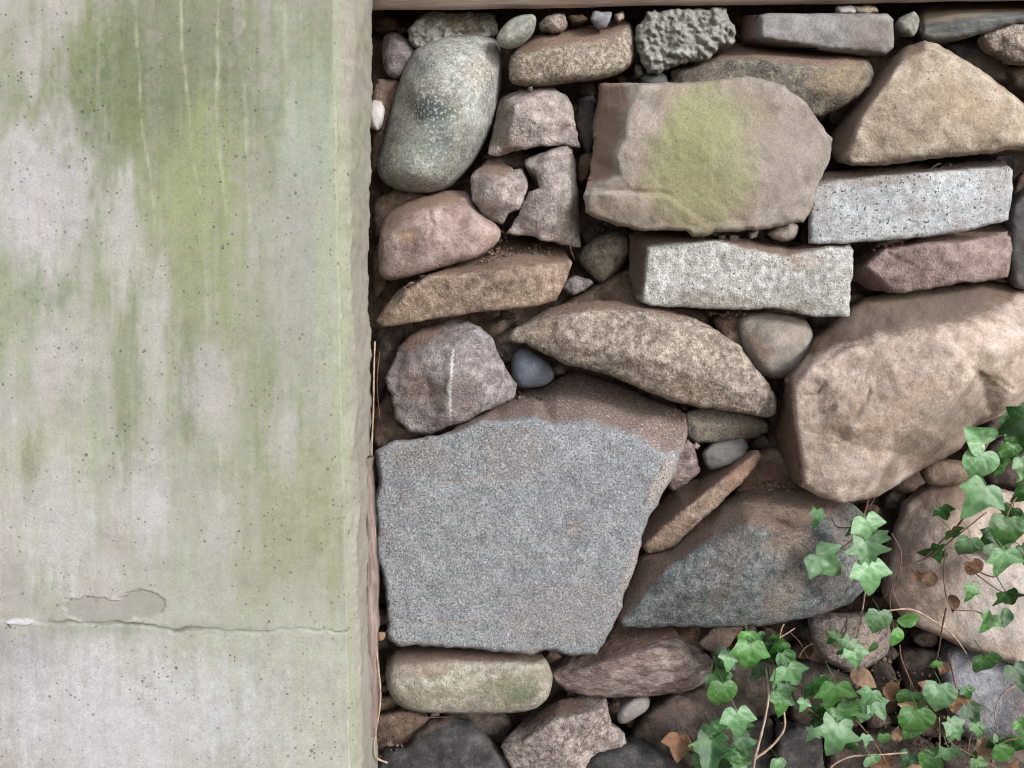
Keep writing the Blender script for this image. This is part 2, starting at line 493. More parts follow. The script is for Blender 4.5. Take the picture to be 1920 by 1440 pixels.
def bm_fix(ob):
    bm = bmesh.new(); bm.from_mesh(ob.data)
    bmesh.ops.recalc_face_normals(bm, faces=bm.faces[:])
    bm.to_mesh(ob.data); bm.free()


def M(pts, d=0.0, k=0.0):
    return [(x, y, d, k) for x, y in pts]



# ---- upper rows
stone([(718, 68), (740, 60), (757, 70), (785, 92), (785, 115), (752, 147), (727, 144), (717, 115)], dep=48, r=30, jag=0.5, nf=2, mat='purple',
      rough=1, sm=6, ch=2, label='mauve rounded stone deep in the corner by the pillar')
stone([(762, 58), (775, 46), (790, 36), (800, 24), (930, 24), (932, 64), (905, 74), (880, 74), (840, 82), (800, 95), (780, 90), (768, 76)], dep=42, r=12,
      jag=4, nf=0, lump=6, step=4, mat='mortar', patches=[(890, 48, 50, 18, 0, (112, 118, 92), .7)], label='crumbly grey mortar lump under the beam')
stone([(800, 77), (840, 68), (893, 65), (927, 71), (938, 87), (941, 140), (934, 180), (923, 233), (900, 283), (873, 320), (840, 353), (800, 362),
       (753, 358), (720, 343), (707, 320), (710, 293), (730, 227), (745, 173), (757, 133), (773, 100)],
      fe=[[(775, 165, -22), (830, 150, -26), (885, 165, -24), (895, 220, -22)], [(765, 320, -20), (800, 240, -30), (850, 240, -28)]],
      dep=0, r=48, rd=44, jag=0.5, nf=4, fs=.05, rough=1.6, sm=14, ch=2, mat='cobble_green',
      patches=[(805, 270, 62, 82, 20, (176, 184, 168), .75), (810, 205, 54, 46, 30, (64, 74, 72), .95), (820, 270, 40, 44, 30, (96, 106, 106), .6), (850, 215, 20, 16, 0, (92, 110, 82), .6),
               (900, 130, 30, 50, 10, (158, 150, 126), .6), (918, 180, 12, 40, 10, (104, 112, 118), .5)],
      label='large grey-green cobble with dark speckled crystals')
stone([(690, 197), (700, 187), (715, 189), (722, 205), (718, 230), (708, 246), (695, 240), (688, 215)], dep=12, r=14, jag=.5, nf=3, mat='pale', thick=40,
      sm=3, label='small pinkish white stone against the pillar', name='pebble')
stone([(933, 63), (950, 40), (973, 28), (1006, 25), (1004, 57), (987, 80), (960, 92), (937, 88), (930, 76)], dep=-14, r=26, rd=15, jag=.3, nf=1, mat='grey_green',
      sm=5, ch=2, thick=60, label='oval grey-green pebble under the beam', name='pebble')
stone([(955, 147), (957, 110), (967, 93, 12), (987, 83, 22, .4), (1007, 66, 30, .6), (1057, 58, 36, .6), (1123, 46, 40, .6), (1160, 36, 40, .6), (1180, 42, 24), (1188, 67),
       (1188, 113), (1170, 133), (1123, 148), (1057, 154), (1007, 162), (963, 158)],
      fe=[[(975, 108, -4), (1040, 90, -6), (1110, 80, -6), (1165, 66, -4)]], dep=-4, r=20, rd=16, jag=.7, nf=3, sm=7, ch=2, mat='beige_speck',
      label='beige speckled rounded block beneath the oval pebble')
stone([(1010, 43), (1023, 28), (1057, 26), (1064, 43), (1060, 58), (1033, 62), (1013, 55)], dep=12, r=10, nf=5, fs=.2, mat='beige_rough', thick=40, name='pebble')
stone([(1105, 37), (1110, 22), (1147, 20), (1146, 37), (1133, 54), (1120, 53)], dep=2, r=8, nf=5, fs=.2, mat='violet_grey', thick=40, name='pebble')
stone([(1149, 27), (1170, 20), (1172, 37), (1157, 44)], dep=14, r=7, nf=3, fs=.2, mat='beige_rough', thick=40, name='pebble')
stone([(1065, 30), (1090, 24), (1105, 36), (1092, 44), (1072, 43)], dep=26, r=7, nf=3, fs=.2, mat='brown', thick=40, name='pebble')
stone([(1193, 73), (1195, 55), (1207, 35), (1215, 20), (1360, 16), (1366, 38), (1382, 44), (1381, 66), (1372, 82), (1350, 87), (1330, 105), (1307, 117),
       (1280, 119), (1255, 127), (1235, 134), (1210, 131), (1203, 105), (1194, 90)], dep=-2, r=22, rd=18, jag=6, nf=0, lump=8, step=3.4, ch=1, mat='mortar',
      label='big knobbly lump of broken mortar below the beam')
stone([(1190, 120), (1203, 120), (1207, 138), (1197, 146), (1188, 136)], dep=20, r=8, nf=1, mat='grey_brown', thick=40, name='pebble')
stone([(1202, 142), (1222, 133), (1247, 138), (1254, 156), (1238, 170), (1208, 166)], dep=24, r=14, nf=1, mat='slate', thick=40, name='pebble')
stone([(1254, 134), (1275, 126), (1292, 138), (1290, 156), (1262, 160)], dep=30, r=12, nf=1, mat='dark_brown', thick=40, name='pebble')
stone([(1392, 31, 55, .2), (1427, 30), (1440, 27), (1663, 27), (1674, 37), (1674, 88), (1660, 101), (1600, 96), (1547, 91), (1430, 74), (1392, 80, 55, .2)],
      fe=[[(1428, 34), (1429, 70)]], ch=0, dep=-8, r=12, jag=.8, nf=3, fs=.03, mat='grey_smooth', patches=[(1640, 60, 50, 34, 0, (120, 106, 104), .45)],
      label='flat grey block lying just below the beam')
stone([(1677, 43), (1690, 30), (1717, 18), (1724, 33), (1722, 63), (1707, 73), (1683, 61)], dep=6, r=18, nf=2, mat='grey_green', thick=50, ch=2, name='pebble')
stone([(1568, 12), (1600, 10), (1612, 22), (1598, 27), (1574, 26)], dep=16, r=6, nf=2, mat='pale', thick=30, name='pebble')
stone([(1600, 12), (1640, 10), (1648, 24), (1625, 28), (1604, 26)], dep=14, r=6, nf=2, mat='golden', thick=30, name='pebble')
stone([(1727, 10, 50, .3), (1990, -2, 50, .3), (2000, 40), (1890, 45), (1840, 64), (1795, 72), (1747, 75), (1727, 67)],
      fe=[[(1735, 56, 0), (1840, 36, -4), (1985, 24, 0)]], dep=10, r=10, nf=3, fs=.04, mat='slate',
      patches=[(1790, 22, 80, 20, -6, (152, 138, 114), .7)], label='dark slate slab at the end of the beam')
stone([(1840, 67), (1887, 46), (1990, 34), (2000, 110), (1940, 122), (1900, 120), (1873, 99), (1853, 89)], dep=10, r=10, nf=6, fs=.15, mat='beige_rough',
      jag=3, rough=3, label='rough grey-beige fragment at the right margin')
stone([(1775, 80), (1847, 70), (1900, 115), (1900, 150), (1850, 150), (1795, 115)], dep=48, r=12, nf=4, mat='dark_blue', patches=[(1850, 125, 40, 25, 0, (84, 88, 66), .6)])
stone([(1885, 128), (1940, 108), (2000, 104), (2010, 190), (1950, 190), (1905, 165)], dep=40, r=14, nf=3, mat='dark_brown')
stone([(1255, 133, 60), (1275, 118, 66), (1310, 112, 68, .4), (1335, 100, 70, .7), (1360, 88, 70, .7), (1395, 83, 66, .8), (1500, 91, 60, .8), (1600, 97, 40, .7),
       (1625, 110, 16), (1638, 130), (1630, 160), (1600, 187), (1560, 208), (1540, 219), (1500, 215), (1430, 190), (1300, 190), (1255, 165, 30)],
      fe=[[(1275, 135, 26), (1340, 118, 14), (1420, 112, 4), (1480, 122, -4), (1560, 128, -10), (1615, 128, -4)], [(1480, 132, -6), (1500, 165, -4)]],
      dep=-14, r=14, nf=4, mat='grey_brown', patches=[(1575, 150, 60, 34, -10, (168, 142, 98), .55), (1320, 140, 60, 20, -8, (84, 84, 76), .6)],
      label='long dark wedge-shaped stone behind the mossy block')
stone([(1125, 160, 44, .4), (1180, 157, 14), (1280, 157), (1350, 150), (1395, 146), (1425, 146), (1470, 164), (1510, 194), (1530, 222), (1559, 260), (1556, 295), (1546, 320),
       (1531, 350), (1523, 386), (1506, 416), (1480, 419), (1450, 426), (1420, 431), (1340, 433), (1325, 441), (1300, 441), (1285, 431), (1190, 429), (1130, 413),
       (1100, 396), (1097, 370), (1105, 340, 26, .3), (1112, 300, 44, .5), (1115, 240, 50, .5), (1120, 190, 46, .5)],  # brown tone along the left edge paints the shade of that slanted side
      fe=[[(1208, 162, 0), (1192, 190, -2), (1177, 215, -2), (1173, 260, -2), (1157, 295, -2), (1166, 330, -2), (1182, 350, -3)],
          [(1108, 352, 5), (1180, 357, 0), (1250, 364, -2)], [(1110, 362, -5), (1180, 366, -8), (1250, 372, -5)], [(1330, 260, -8), (1440, 280, -7)]],
      ch=0, dep=-42, r=7, rd=7, jag=2.2, nf=5, fs=.03, rough=2.2, sm=0, mat='mossy',
      patches=[(1320, 290, 150, 160, 0, (156, 150, 112), .5), (1310, 235, 66, 80, 8, (152, 150, 78), .5), (1325, 290, 120, 150, 0, (148, 148, 96), .75), (1280, 320, 60, 80, 0, (140, 140, 86), .5), (1310, 360, 120, 60, 0, (146, 136, 90), .55), (1480, 300, 70, 110, 0, (158, 142, 134), .6),
               (1150, 395, 60, 30, 10, (140, 128, 92), .5)],
      cracks=[([(1105, 352), (1150, 354), (1200, 358), (1260, 362)], 2.5, 2.5), ([(1290, 425), (1340, 415), (1400, 412)], 2.2, 2)], label='large square block with a yellow-green moss stain')
stone([(1735, 77, 30), (1760, 84, 20), (1800, 109), (1850, 140), (1900, 180), (1950, 220), (2040, 262), (2020, 285), (1910, 277), (1860, 285), (1790, 292), (1720, 300),
       (1640, 309), (1600, 309), (1572, 303, 20), (1559, 285, 40, .5), (1559, 260, 60, .7), (1567, 240, 66, .8), (1600, 195, 66, .8), (1640, 145, 60, .7), (1670, 110, 50, .6), (1700, 88, 44, .4)],  # left points carry soil brown deepened by painted shade
      fe=[[(1740, 95, -4), (1692, 112, -2), (1672, 142, -4), (1642, 182, -4), (1618, 217, -4), (1602, 262, -4), (1592, 288, -2)],
          [(1592, 290, 0), (1650, 294, -4), (1720, 286, -5), (1800, 272, -5), (1900, 258, -4)]],
      ch=0, dep=-34, r=10, rd=12, jag=1.8, nf=4, fs=.04, rough=2.2, mat='golden',
      patches=[(1780, 190, 70, 60, 20, (184, 156, 112), .5), (1690, 230, 60, 60, 0, (170, 154, 126), .4), (1850, 220, 40, 50, 0, (180, 152, 112), .4), (1720, 302, 160, 9, -5, (120, 116, 112), .6)],  # thin grey strip at the bottom paints the shade of the underside
      label='large golden triangular boulder with a shaded left face')
# ---- left, second row
stone([(917, 287), (933, 213, 30), (940, 183, 40), (973, 173, 26), (1010, 160, 26, .3), (1040, 169, 14), (1060, 177), (1073, 200), (1077, 233), (1086, 274), (1057, 268), (1007, 274), (960, 281), (933, 291)],
      fe=[[(957, 277, -6), (959, 240, -6), (965, 197, -6), (1005, 178, -6), (1052, 180, -4)]], sm=0, ch=0, dep=-2, r=3, nf=5, fs=.16, rough=1.4, mat='tan_pink',
      patches=[(938, 240, 22, 60, 10, (112, 110, 92), .75)], label='small trapezoid stone with a rough pale face')  # dark green-grey patch also paints the left face's shade
stone([(884, 332), (898, 314, 12), (917, 301, 22, .5), (937, 300, 26, .5), (948, 312, 22, .4), (961, 322, 16), (978, 318, 8), (990, 337), (986, 366), (968, 392), (954, 399), (941, 420), (922, 415), (906, 398), (887, 374)],
      fe=[[(893, 345, -2), (915, 332, -6), (945, 338, -8), (985, 345, -3)], [(945, 338, -8), (940, 375, -9), (930, 408, -2)], [(945, 345, -8), (966, 385, -2)]], ch=0, dep=6, r=3, nf=6, fs=.16, rough=1.4, sm=0, mat='tan_pink', patches=[(915, 320, 36, 22, -20, (128, 106, 88), .6)],
      label='knobbly pinkish stone leaning on the tall wedge')
stone([(985, 300), (1023, 284), (1060, 267), (1071, 280), (1078, 310, 12), (1086, 400, 16), (1087, 463, 10), (1067, 461), (1033, 451), (950, 437), (973, 403), (993, 360), (1013, 353), (1008, 327), (988, 309)],
      fe=[[(1062, 275, -4), (1066, 330, -6), (1070, 400, -6), (1072, 452, -4)], [(1020, 300, -4), (1035, 360, -8), (1040, 430, -4)]], sm=0, ch=0, dep=4, r=3, nf=6, fs=.16, rough=1.4,
      mat='tan_pink', label='upright rough wedge with a notched left side')
stone([(700, 378), (760, 352), (800, 352), (780, 400), (720, 450), (705, 440)], dep=52, r=14, nf=4, mat='earthy')
stone([(700, 480), (716, 440), (730, 500), (720, 540), (704, 560)], dep=60, r=10, nf=2, mat='earthy')
stone([(714, 440), (720, 408, 16, .3), (745, 387, 24, .5), (790, 369, 30, .5), (845, 357, 34, .4), (880, 362, 26), (892, 394, 8), (916, 411), (938, 431), (936, 449), (915, 469), (890, 483), (850, 493),
       (790, 511), (745, 523), (725, 524), (712, 515), (711, 480)],
      fe=[[(735, 440, -6), (765, 408, -8), (820, 392, -10), (875, 395, -6)], [(740, 500, -8), (800, 450, -14), (900, 440, -10)]], dep=-4, r=18, jag=1, nf=6, fs=.07, rough=2.4, sm=4, ch=2, mat='pink',
      patches=[(765, 445, 24, 16, -20, (184, 140, 106), .6), (735, 410, 40, 24, -30, (132, 104, 88), .6)], cracks=[([(805, 400), (812, 425), (806, 445)], 3, 4), ([(745, 440), (770, 432), (775, 455)], 3, 2)], label='large pink rounded stone beside the pillar')
stone([(706, 602), (720, 575, 14), (750, 545, 22), (790, 518, 50, .6), (870, 488, 70, 1), (905, 458, 84, 1), (960, 446, 90, 1), (1020, 449, 86, 1), (1055, 467, 60, 1), (1071, 492), (1061, 525), (1041, 561),
       (1000, 573), (900, 583), (800, 599), (740, 609), (715, 613)],
      fe=[[(735, 585, -4), (765, 545, -4), (800, 520, -3), (860, 517, -5), (940, 507, -4), (1000, 498, -4), (1060, 494, -2)]], sm=0, ch=0, dep=-8, r=5, jag=1.6, nf=4, fs=.04, rough=2, mat='brown',
      label='long brown slab with a sandy top, rusty face')
stone([(1083, 483), (1097, 460), (1123, 443), (1157, 432), (1178, 443), (1178, 477), (1160, 504), (1133, 529), (1120, 528), (1093, 498)], dep=30, r=32, rd=20, jag=.5, nf=3, fs=.08, sm=6, ch=2,
      mat='grey_brown', patches=[(1130, 490, 22, 26, 0, (140, 128, 108), .5)], label='egg-shaped grey stone in the gap beneath the mossy block')
stone([(1050, 543), (1060, 526), (1080, 516), (1115, 528), (1095, 545), (1070, 553)], dep=42, r=8, nf=2, mat='purple', thick=60, name='pebble')
stone([(1040, 585), (1080, 555), (1140, 522), (1185, 505), (1215, 560), (1330, 590), (1330, 620), (1100, 600)], dep=56, r=14, nf=4, mat='earthy', dirt=DIRT_SHADE)
stone([(1088, 440), (1110, 420), (1140, 425), (1125, 445), (1100, 455)], dep=62, r=8, nf=2, mat='dark_brown', thick=50)
stone([(1080, 185), (1116, 178), (1120, 235), (1102, 292), (1086, 250)], dep=50, r=10, nf=3, mat='dark_blue', thick=60, patches=[(1100, 240, 24, 50, 0, (80, 88, 78), .5)])
stone([(1086, 292), (1112, 284), (1104, 332), (1086, 345)], dep=56, r=8, nf=2, mat='earthy', thick=60)
stone([(700, 150), (752, 148), (742, 200), (724, 236), (712, 300), (698, 330)], dep=54, r=12, nf=3, mat='earthy', thick=60)
stone([(900, 292), (960, 276), (1000, 290), (985, 320), (930, 312)], dep=50, r=8, nf=3, mat='dark_brown', thick=60)
stone([(1560, 300), (1700, 300), (1900, 280), (1900, 330), (1560, 340)], dep=64, r=10, nf=3, mat='dark_blue', thick=60)
# ---- granite blocks
stone([(1181, 440, 50, .9), (1200, 434, 50, .9), (1280, 438, 40, .9), (1330, 444, 30, .8), (1395, 446, 34, .9), (1430, 457, 34, .9), (1480, 465, 34, .9), (1560, 453, 24, .5), (1590, 459, 10), (1598, 470), (1598, 500), (1594, 540),
       (1591, 591), (1530, 593), (1490, 583), (1450, 575), (1400, 580), (1300, 575), (1220, 572), (1195, 560, 26), (1182, 520, 50, .8)],
      fe=[[(1207, 560, -2), (1212, 510, -2), (1216, 466, -2), (1270, 456, -4), (1340, 452, -4), (1400, 468, -4), (1470, 482, -4), (1550, 466, -2), (1588, 468, 0)]],
      sm=0, ch=0, dep=-14, r=5, jag=2, nf=4, fs=.03, rough=2.4, mat='granite_cream',
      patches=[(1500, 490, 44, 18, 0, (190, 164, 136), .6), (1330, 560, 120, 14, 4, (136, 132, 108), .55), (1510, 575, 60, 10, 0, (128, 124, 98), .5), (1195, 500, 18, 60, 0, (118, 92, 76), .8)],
      label='creamy white speckled granite block, lower of the two')
stone([(1519, 455), (1519, 400), (1525, 350), (1550, 324, 30, .7), (1650, 314, 34, .8), (1780, 307, 34, .7), (1880, 303, 22, .3), (1898, 320), (1897, 357), (1889, 411), (1813, 431), (1740, 442), (1660, 449), (1580, 455)],
      fe=[[(1528, 352, -2), (1580, 340, -3), (1647, 331, -4), (1780, 322, -4), (1888, 314, -2)]], sm=0, ch=0, dep=-14, r=5, jag=1.3, nf=3, fs=.02, rough=1.2, mat='granite_white',
      patches=[(1540, 370, 26, 50, 0, (160, 152, 138), .4), (1870, 350, 30, 60, 0, (176, 168, 150), .35), (1640, 338, 100, 14, -4, (150, 136, 118), .5)],
      label='white granite block with black flecks, upper of the two')
stone([(1600, 500, 40, .4), (1620, 492, 24), (1647, 463, 26, .6), (1697, 452, 40, .8), (1737, 440, 44, .9), (1800, 436, 44, .9), (1890, 420, 30, .6), (1896, 470), (1888, 518), (1797, 531), (1747, 541), (1680, 548), (1640, 546, 18), (1605, 527, 36, .3)],
      fe=[[(1674, 542, 0), (1624, 497, -2), (1655, 470, -4), (1700, 463, -4), (1740, 458, -4), (1800, 456, -4), (1890, 436, -2)]], sm=0, ch=0, dep=0, r=5, nf=6, fs=.06, rough=2.2, mat='redstone',
      cracks=[([(1665, 468), (1685, 490), (1720, 500)], 2.5, 3)], label='dusky red angular stone over the big boulder')
stone([(1896, 400), (1925, 345), (2010, 335), (2010, 545), (1905, 541), (1895, 500)], dep=2, r=10, nf=4, mat='slate', patches=[(1940, 450, 60, 90, 0, (74, 82, 88), .7)],
      label='dark blue-grey stone at the right margin')
stone([(1896, 380), (1912, 325), (1960, 318), (1940, 400), (1905, 425)], dep=40, r=10, nf=3, mat='earthy')
stone([(1435, 437), (1457, 422), (1498, 416), (1499, 437), (1480, 453), (1450, 449)], dep=-6, r=13, rd=10, nf=1, ch=2, mat='mossy', thick=50, name='pebble')
stone([(1404, 437), (1423, 430), (1421, 446), (1408, 448)], dep=4, r=6, nf=1, mat='pale', thick=30, name='pebble')
stone([(1500, 440), (1524, 400), (1530, 455), (1505, 460)], dep=30, r=8, nf=1, mat='dark_brown', thick=50)
# ---- middle
stone([(1335, 595), (1390, 580), (1400, 655), (1365, 645)], dep=36, r=12, nf=2, mat='earthy', thick=60)
stone([(1383, 600), (1397, 589), (1447, 585), (1507, 595), (1524, 623), (1521, 660), (1511, 690), (1493, 704), (1453, 711), (1433, 704), (1407, 678), (1390, 643)],
      fe=[[(1400, 620, 4), (1450, 640, -12), (1480, 690, 0)]], dep=8, r=26, rd=18, jag=.5, nf=4, fs=.08, sm=6, ch=2, mat='mossy', patches=[(1420, 650, 24, 46, -30, (152, 124, 98), .6), (1495, 625, 24, 30, 0, (146, 142, 126), .6)],
      label='smooth pale cobble under the creamy granite block')
stone([(951, 634), (970, 615), (1000, 597, 14), (1030, 579, 24, .4), (1075, 568, 30, .5), (1120, 565, 30, .5), (1180, 566, 26, .4), (1240, 578, 20, .3), (1300, 598, 14), (1340, 618), (1380, 645), (1411, 685), (1441, 720), (1454, 750),
       (1453, 776), (1435, 781), (1415, 775), (1380, 771), (1330, 761), (1280, 756), (1250, 749), (1200, 726), (1130, 696), (1060, 683), (1020, 661), (985, 641), (960, 641)],
      fe=[[(985, 620, -4), (1040, 598, -8), (1100, 584, -8), (1200, 588, -8), (1300, 622, -6), (1370, 665, -4)], [(1060, 640, -14), (1250, 680, -16), (1400, 740, -8)]],
      ch=0, dep=-18, r=12, jag=2.2, nf=5, fs=.05, rough=2.8, mat='beige_rough', patches=[(1300, 740, 90, 24, 15, (188, 156, 122), .4), (1020, 620, 40, 20, -20, (160, 136, 104), .5)],
      label='long coarse beige stone lying diagonally')
stone([(704, 622), (760, 608), (750, 660), (722, 725), (705, 765)], dep=62, r=12, nf=2, mat='dark_brown')
stone([(702, 768), (730, 738), (748, 800), (806, 815), (746, 834), (704, 838)], dep=48, r=12, nf=3, mat='earthy')
stone([(722, 710), (750, 652, 22), (773, 628, 26, .3), (820, 607, 30, .3), (853, 599, 26), (873, 600, 16), (903, 617), (924, 637), (938, 673), (951, 700), (968, 720), (961, 744), (930, 761), (887, 781), (837, 798),
       (807, 814), (767, 808), (743, 784), (735, 750)],
      fe=[[(745, 705, 2), (770, 680, -4), (830, 648, -8), (880, 625, -4)], [(765, 708, -8), (800, 704, -10), (845, 700, -16), (930, 710, -8)], [(770, 780, 0), (800, 745, 6), (830, 780, -6)]],
      sm=0, ch=0, dep=-6, r=5, nf=7, fs=.08, rough=2.6, mat='purple',
      patches=[(847, 690, 3.6, 44, 4, (214, 208, 204), 1), (844, 755, 3.6, 50, -2, (214, 208, 204), 1), (870, 740, 26, 30, 0, (104, 102, 110), .6), (790, 730, 40, 30, 0, (134, 108, 96), .55), (765, 690, 34, 22, -20, (162, 148, 150), .5)],
      cracks=[([(760, 715), (800, 706), (808, 745)], 3, 4)], label='purplish angular stone with a thin white quartz vein')
stone([(957, 678), (966, 657), (987, 649), (1023, 673), (1041, 697), (1038, 713), (1017, 726), (973, 729), (960, 711)], dep=16, r=28, rd=20, jag=.2, nf=0, rough=.4, sm=6, ch=2, mat='blue_pebble', thick=60,
      label='smooth blue-grey pebble with white specks', name='pebble')
stone([(705, 845), (730, 831), (790, 823), (835, 815), (880, 788, 30, .8), (930, 761, 70, 1), (965, 741, 90, 1), (1005, 732, 100, 1), (1050, 704, 110, 1), (1090, 698, 110, .9), (1150, 716, 100, .8), (1210, 744, 84, .8), (1260, 763, 66, .8),
       (1286, 780, 50, .6), (1288, 810, 36, .5), (1277, 848, 8), (1263, 886), (1241, 926), (1216, 971), (1201, 1011), (1191, 1061), (1171, 1111), (1156, 1156), (1131, 1201), (1116, 1226), (1070, 1228), (1050, 1223),
       (1020, 1218), (995, 1226), (900, 1216), (800, 1211), (745, 1209), (728, 1196), (726, 1140), (720, 1080), (705, 1040), (708, 990), (703, 940), (712, 900), (708, 870)],
      fe=[[(840, 820, -2), (900, 790, -2), (940, 793, -2), (1000, 786, -2), (1040, 800, -3), (1100, 799, -3), (1170, 819, -3), (1236, 853, -3), (1228, 905, -3), (1200, 965, -3), (1180, 1020, -3), (1168, 1070, -3), (1130, 1170, -3)]],
      ch=0, dep=-26, r=5, rd=8, jag=2.4, nf=3, fs=.015, rough=1.6, sm=0, mat='salt_pepper',
      patches=[(1240, 900, 16, 60, 28, (186, 170, 152), .7), (1190, 1050, 12, 70, 22, (182, 168, 152), .6), (960, 850, 60, 50, 0, (150, 140, 128), .35), (800, 860, 60, 30, 0, (120, 126, 130), .35), (1080, 1150, 140, 70, 0, (160, 160, 168), .35),  # pale strips paint the bright, light-facing right bevel into the colour
               (780, 850, 60, 14, -6, (156, 136, 114), .35)],
      cracks=[([(830, 905), (900, 895), (960, 900)], 2.2, 1.2), ([(1000, 1050), (1060, 1040), (1100, 1060)], 2.2, 1.0), ([(720, 1150), (800, 1170), (900, 1165)], 2.2, 1.2)], label='largest slab, grey salt-and-pepper granite with a brown top')
stone([(1284, 775), (1330, 763), (1400, 775), (1438, 795), (1438, 811), (1400, 821), (1345, 829), (1310, 831), (1288, 820)], fe=[[(1300, 800, -4), (1430, 803, -4)]], dep=28, r=9, nf=2, mat='grey_brown', thick=80,
      patches=[(1370, 795, 60, 22, 0, (122, 112, 102), .7)])
stone([(1318, 850), (1337, 833), (1393, 822), (1402, 837), (1394, 858), (1367, 871), (1333, 881), (1323, 870)], dep=18, r=10, rd=6, jag=.6, nf=2, mat='slate', thick=70, patches=[(1350, 850, 40, 22, -10, (108, 116, 112), .6)],
      label='small bluish slate chip above the orange sliver')
stone([(1262, 872), (1275, 830), (1293, 824), (1311, 876), (1307, 889), (1285, 909), (1262, 918), (1250, 906)], dep=12, r=9, nf=4, fs=.1, mat='red_rough', thick=80)
stone([(1298, 834), (1306, 828), (1314, 835), (1308, 843), (1300, 842)], dep=30, r=5, nf=0, mat='tan_pink', thick=20, name='pebble')
stone([(1203, 1025), (1204, 995, 24, .7), (1235, 950, 50, 1), (1265, 915, 60, 1), (1310, 898, 56, 1), (1345, 878, 44, .8), (1395, 849, 24, .4), (1420, 845), (1427, 855), (1391, 904), (1351, 941), (1311, 976), (1271, 1016), (1240, 1034), (1215, 1036)],
      fe=[[(1213, 1020, -4), (1250, 985, -5), (1290, 950, -5), (1335, 915, -5), (1412, 854, -2)]], sm=0, ch=0, dep=0, r=5, nf=3, fs=.05, rough=1.8, mat='brown', thick=80,
      patches=[(1390, 880, 50, 20, -50, (176, 118, 86), .55), (1260, 1000, 60, 22, -45, (186, 152, 118), .5)], label='thin orange-tan sliver leaning against the dark boulder')
stone([(1375, 930), (1400, 872), (1440, 838), (1470, 845), (1500, 900), (1510, 940), (1440, 940)], dep=46, r=12, nf=3, mat='earthy', patches=[(1450, 900, 60, 30, 0, (128, 78, 56), .6)])
stone([(1440, 780), (1470, 720), (1480, 850), (1445, 850)], dep=70, r=10, nf=2, mat='dark_brown')
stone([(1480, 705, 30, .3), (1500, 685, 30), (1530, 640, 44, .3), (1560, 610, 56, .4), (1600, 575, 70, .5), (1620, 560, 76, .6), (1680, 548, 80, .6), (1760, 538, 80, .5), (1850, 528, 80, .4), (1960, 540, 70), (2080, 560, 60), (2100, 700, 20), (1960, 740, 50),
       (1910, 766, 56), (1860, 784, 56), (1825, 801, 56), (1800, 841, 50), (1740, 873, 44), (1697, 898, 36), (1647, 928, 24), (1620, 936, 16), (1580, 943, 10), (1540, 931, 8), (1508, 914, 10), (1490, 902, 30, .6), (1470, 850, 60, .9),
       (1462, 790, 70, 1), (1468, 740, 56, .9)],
      fe=[[(1508, 908, -4), (1504, 860, -6), (1492, 790, -6), (1487, 725, -2), (1520, 690, -6), (1600, 650, -10), (1700, 620, -6), (1850, 600, 0)],
          [(1560, 900, -12), (1600, 800, -20), (1700, 720, -20), (1820, 660, -16), (1960, 640, -10)], [(1640, 890, -4), (1720, 800, -6), (1790, 740, -2), (1835, 695, -6)], [(1835, 705, 8), (1900, 735, 14)]],
      ch=0, dep=-50, r=12, rd=10, jag=1.4, nf=9, fs=.09, rough=3.0, sm=1, mat='sand',
      patches=[(1700, 590, 170, 44, -8, (134, 114, 98), .7), (1620, 780, 90, 110, 30, (192, 164, 136), .45), (1760, 800, 90, 60, -45, (140, 130, 108), .6), (1590, 880, 70, 40, 0, (184, 170, 156), .5), (1860, 690, 50, 30, 20, (170, 158, 116), .5),  # olive-grey patch paints shade on the facet facing down to the right
               (1700, 552, 50, 10, -4, (122, 128, 80), .5)], dirt=(104, 80, 64),  # deeper brown: soil plus the painted shade of the left side
      cracks=[([(1630, 730), (1612, 770), (1600, 785)], 3, 3), ([(1500, 745), (1530, 738), (1545, 720)], 3, 2.5), ([(1535, 690), (1570, 660), (1620, 640)], 3, 2), ([(1550, 830), (1600, 822), (1680, 800)], 3, 2.2), ([(1825, 692), (1860, 706), (1900, 730)], 4, 3), ([(1520, 780), (1560, 770), (1580, 740)], 2.5, 2)], label='biggest boulder, sandy beige with a dark left side')
stone([(1163, 1171), (1158, 1150, 16, .5), (1180, 1095, 34, .9), (1202, 1045, 46, .9), (1250, 1033, 50, .9), (1300, 988, 56, .9), (1360, 943, 64, 1), (1390, 919, 70, 1), (1440, 909, 72, .9), (1500, 918, 66, .7), (1560, 934, 56, .4), (1600, 948, 44),
       (1628, 970, 30), (1644, 1000, 16), (1642, 1060), (1622, 1102), (1590, 1132), (1540, 1151), (1500, 1159), (1440, 1171), (1380, 1174), (1280, 1173), (1200, 1176)],
      fe=[[(1178, 1160, -2), (1215, 1110, -4), (1262, 1058, -6), (1330, 1015, -8), (1400, 985, -10), (1500, 1000, -16), (1620, 1030, -8)], [(1300, 1110, -14), (1450, 1090, -22), (1580, 1080, -16)]],
      dep=-32, r=10, jag=1.6, nf=6, fs=.05, rough=3, sm=3, mat='dark_granite',
      patches=[(1430, 950, 150, 46, 0, (140, 114, 90), .75), (1480, 1015, 46, 50, 0, (126, 96, 72), .7), (1470, 1110, 36, 60, 20, (150, 142, 126), .65), (1560, 1090, 40, 30, 0, (132, 136, 140), .5), (1600, 1000, 50, 50, 0, (140, 128, 118), .5),
               (1360, 1060, 40, 90, 15, (78, 82, 86), .5)],
      label='dark grey boulder with a rusty brown stain')
stone([(1728, 882), (1745, 866), (1790, 862), (1830, 872), (1830, 905), (1760, 911), (1735, 905)], dep=20, r=22, rd=16, nf=1, sm=4, ch=2, jag=.4, mat='brown', thick=60, patches=[(1770, 880, 40, 20, 0, (160, 130, 106), .6)],
      label='small round tan stone tucked under the biggest boulder')
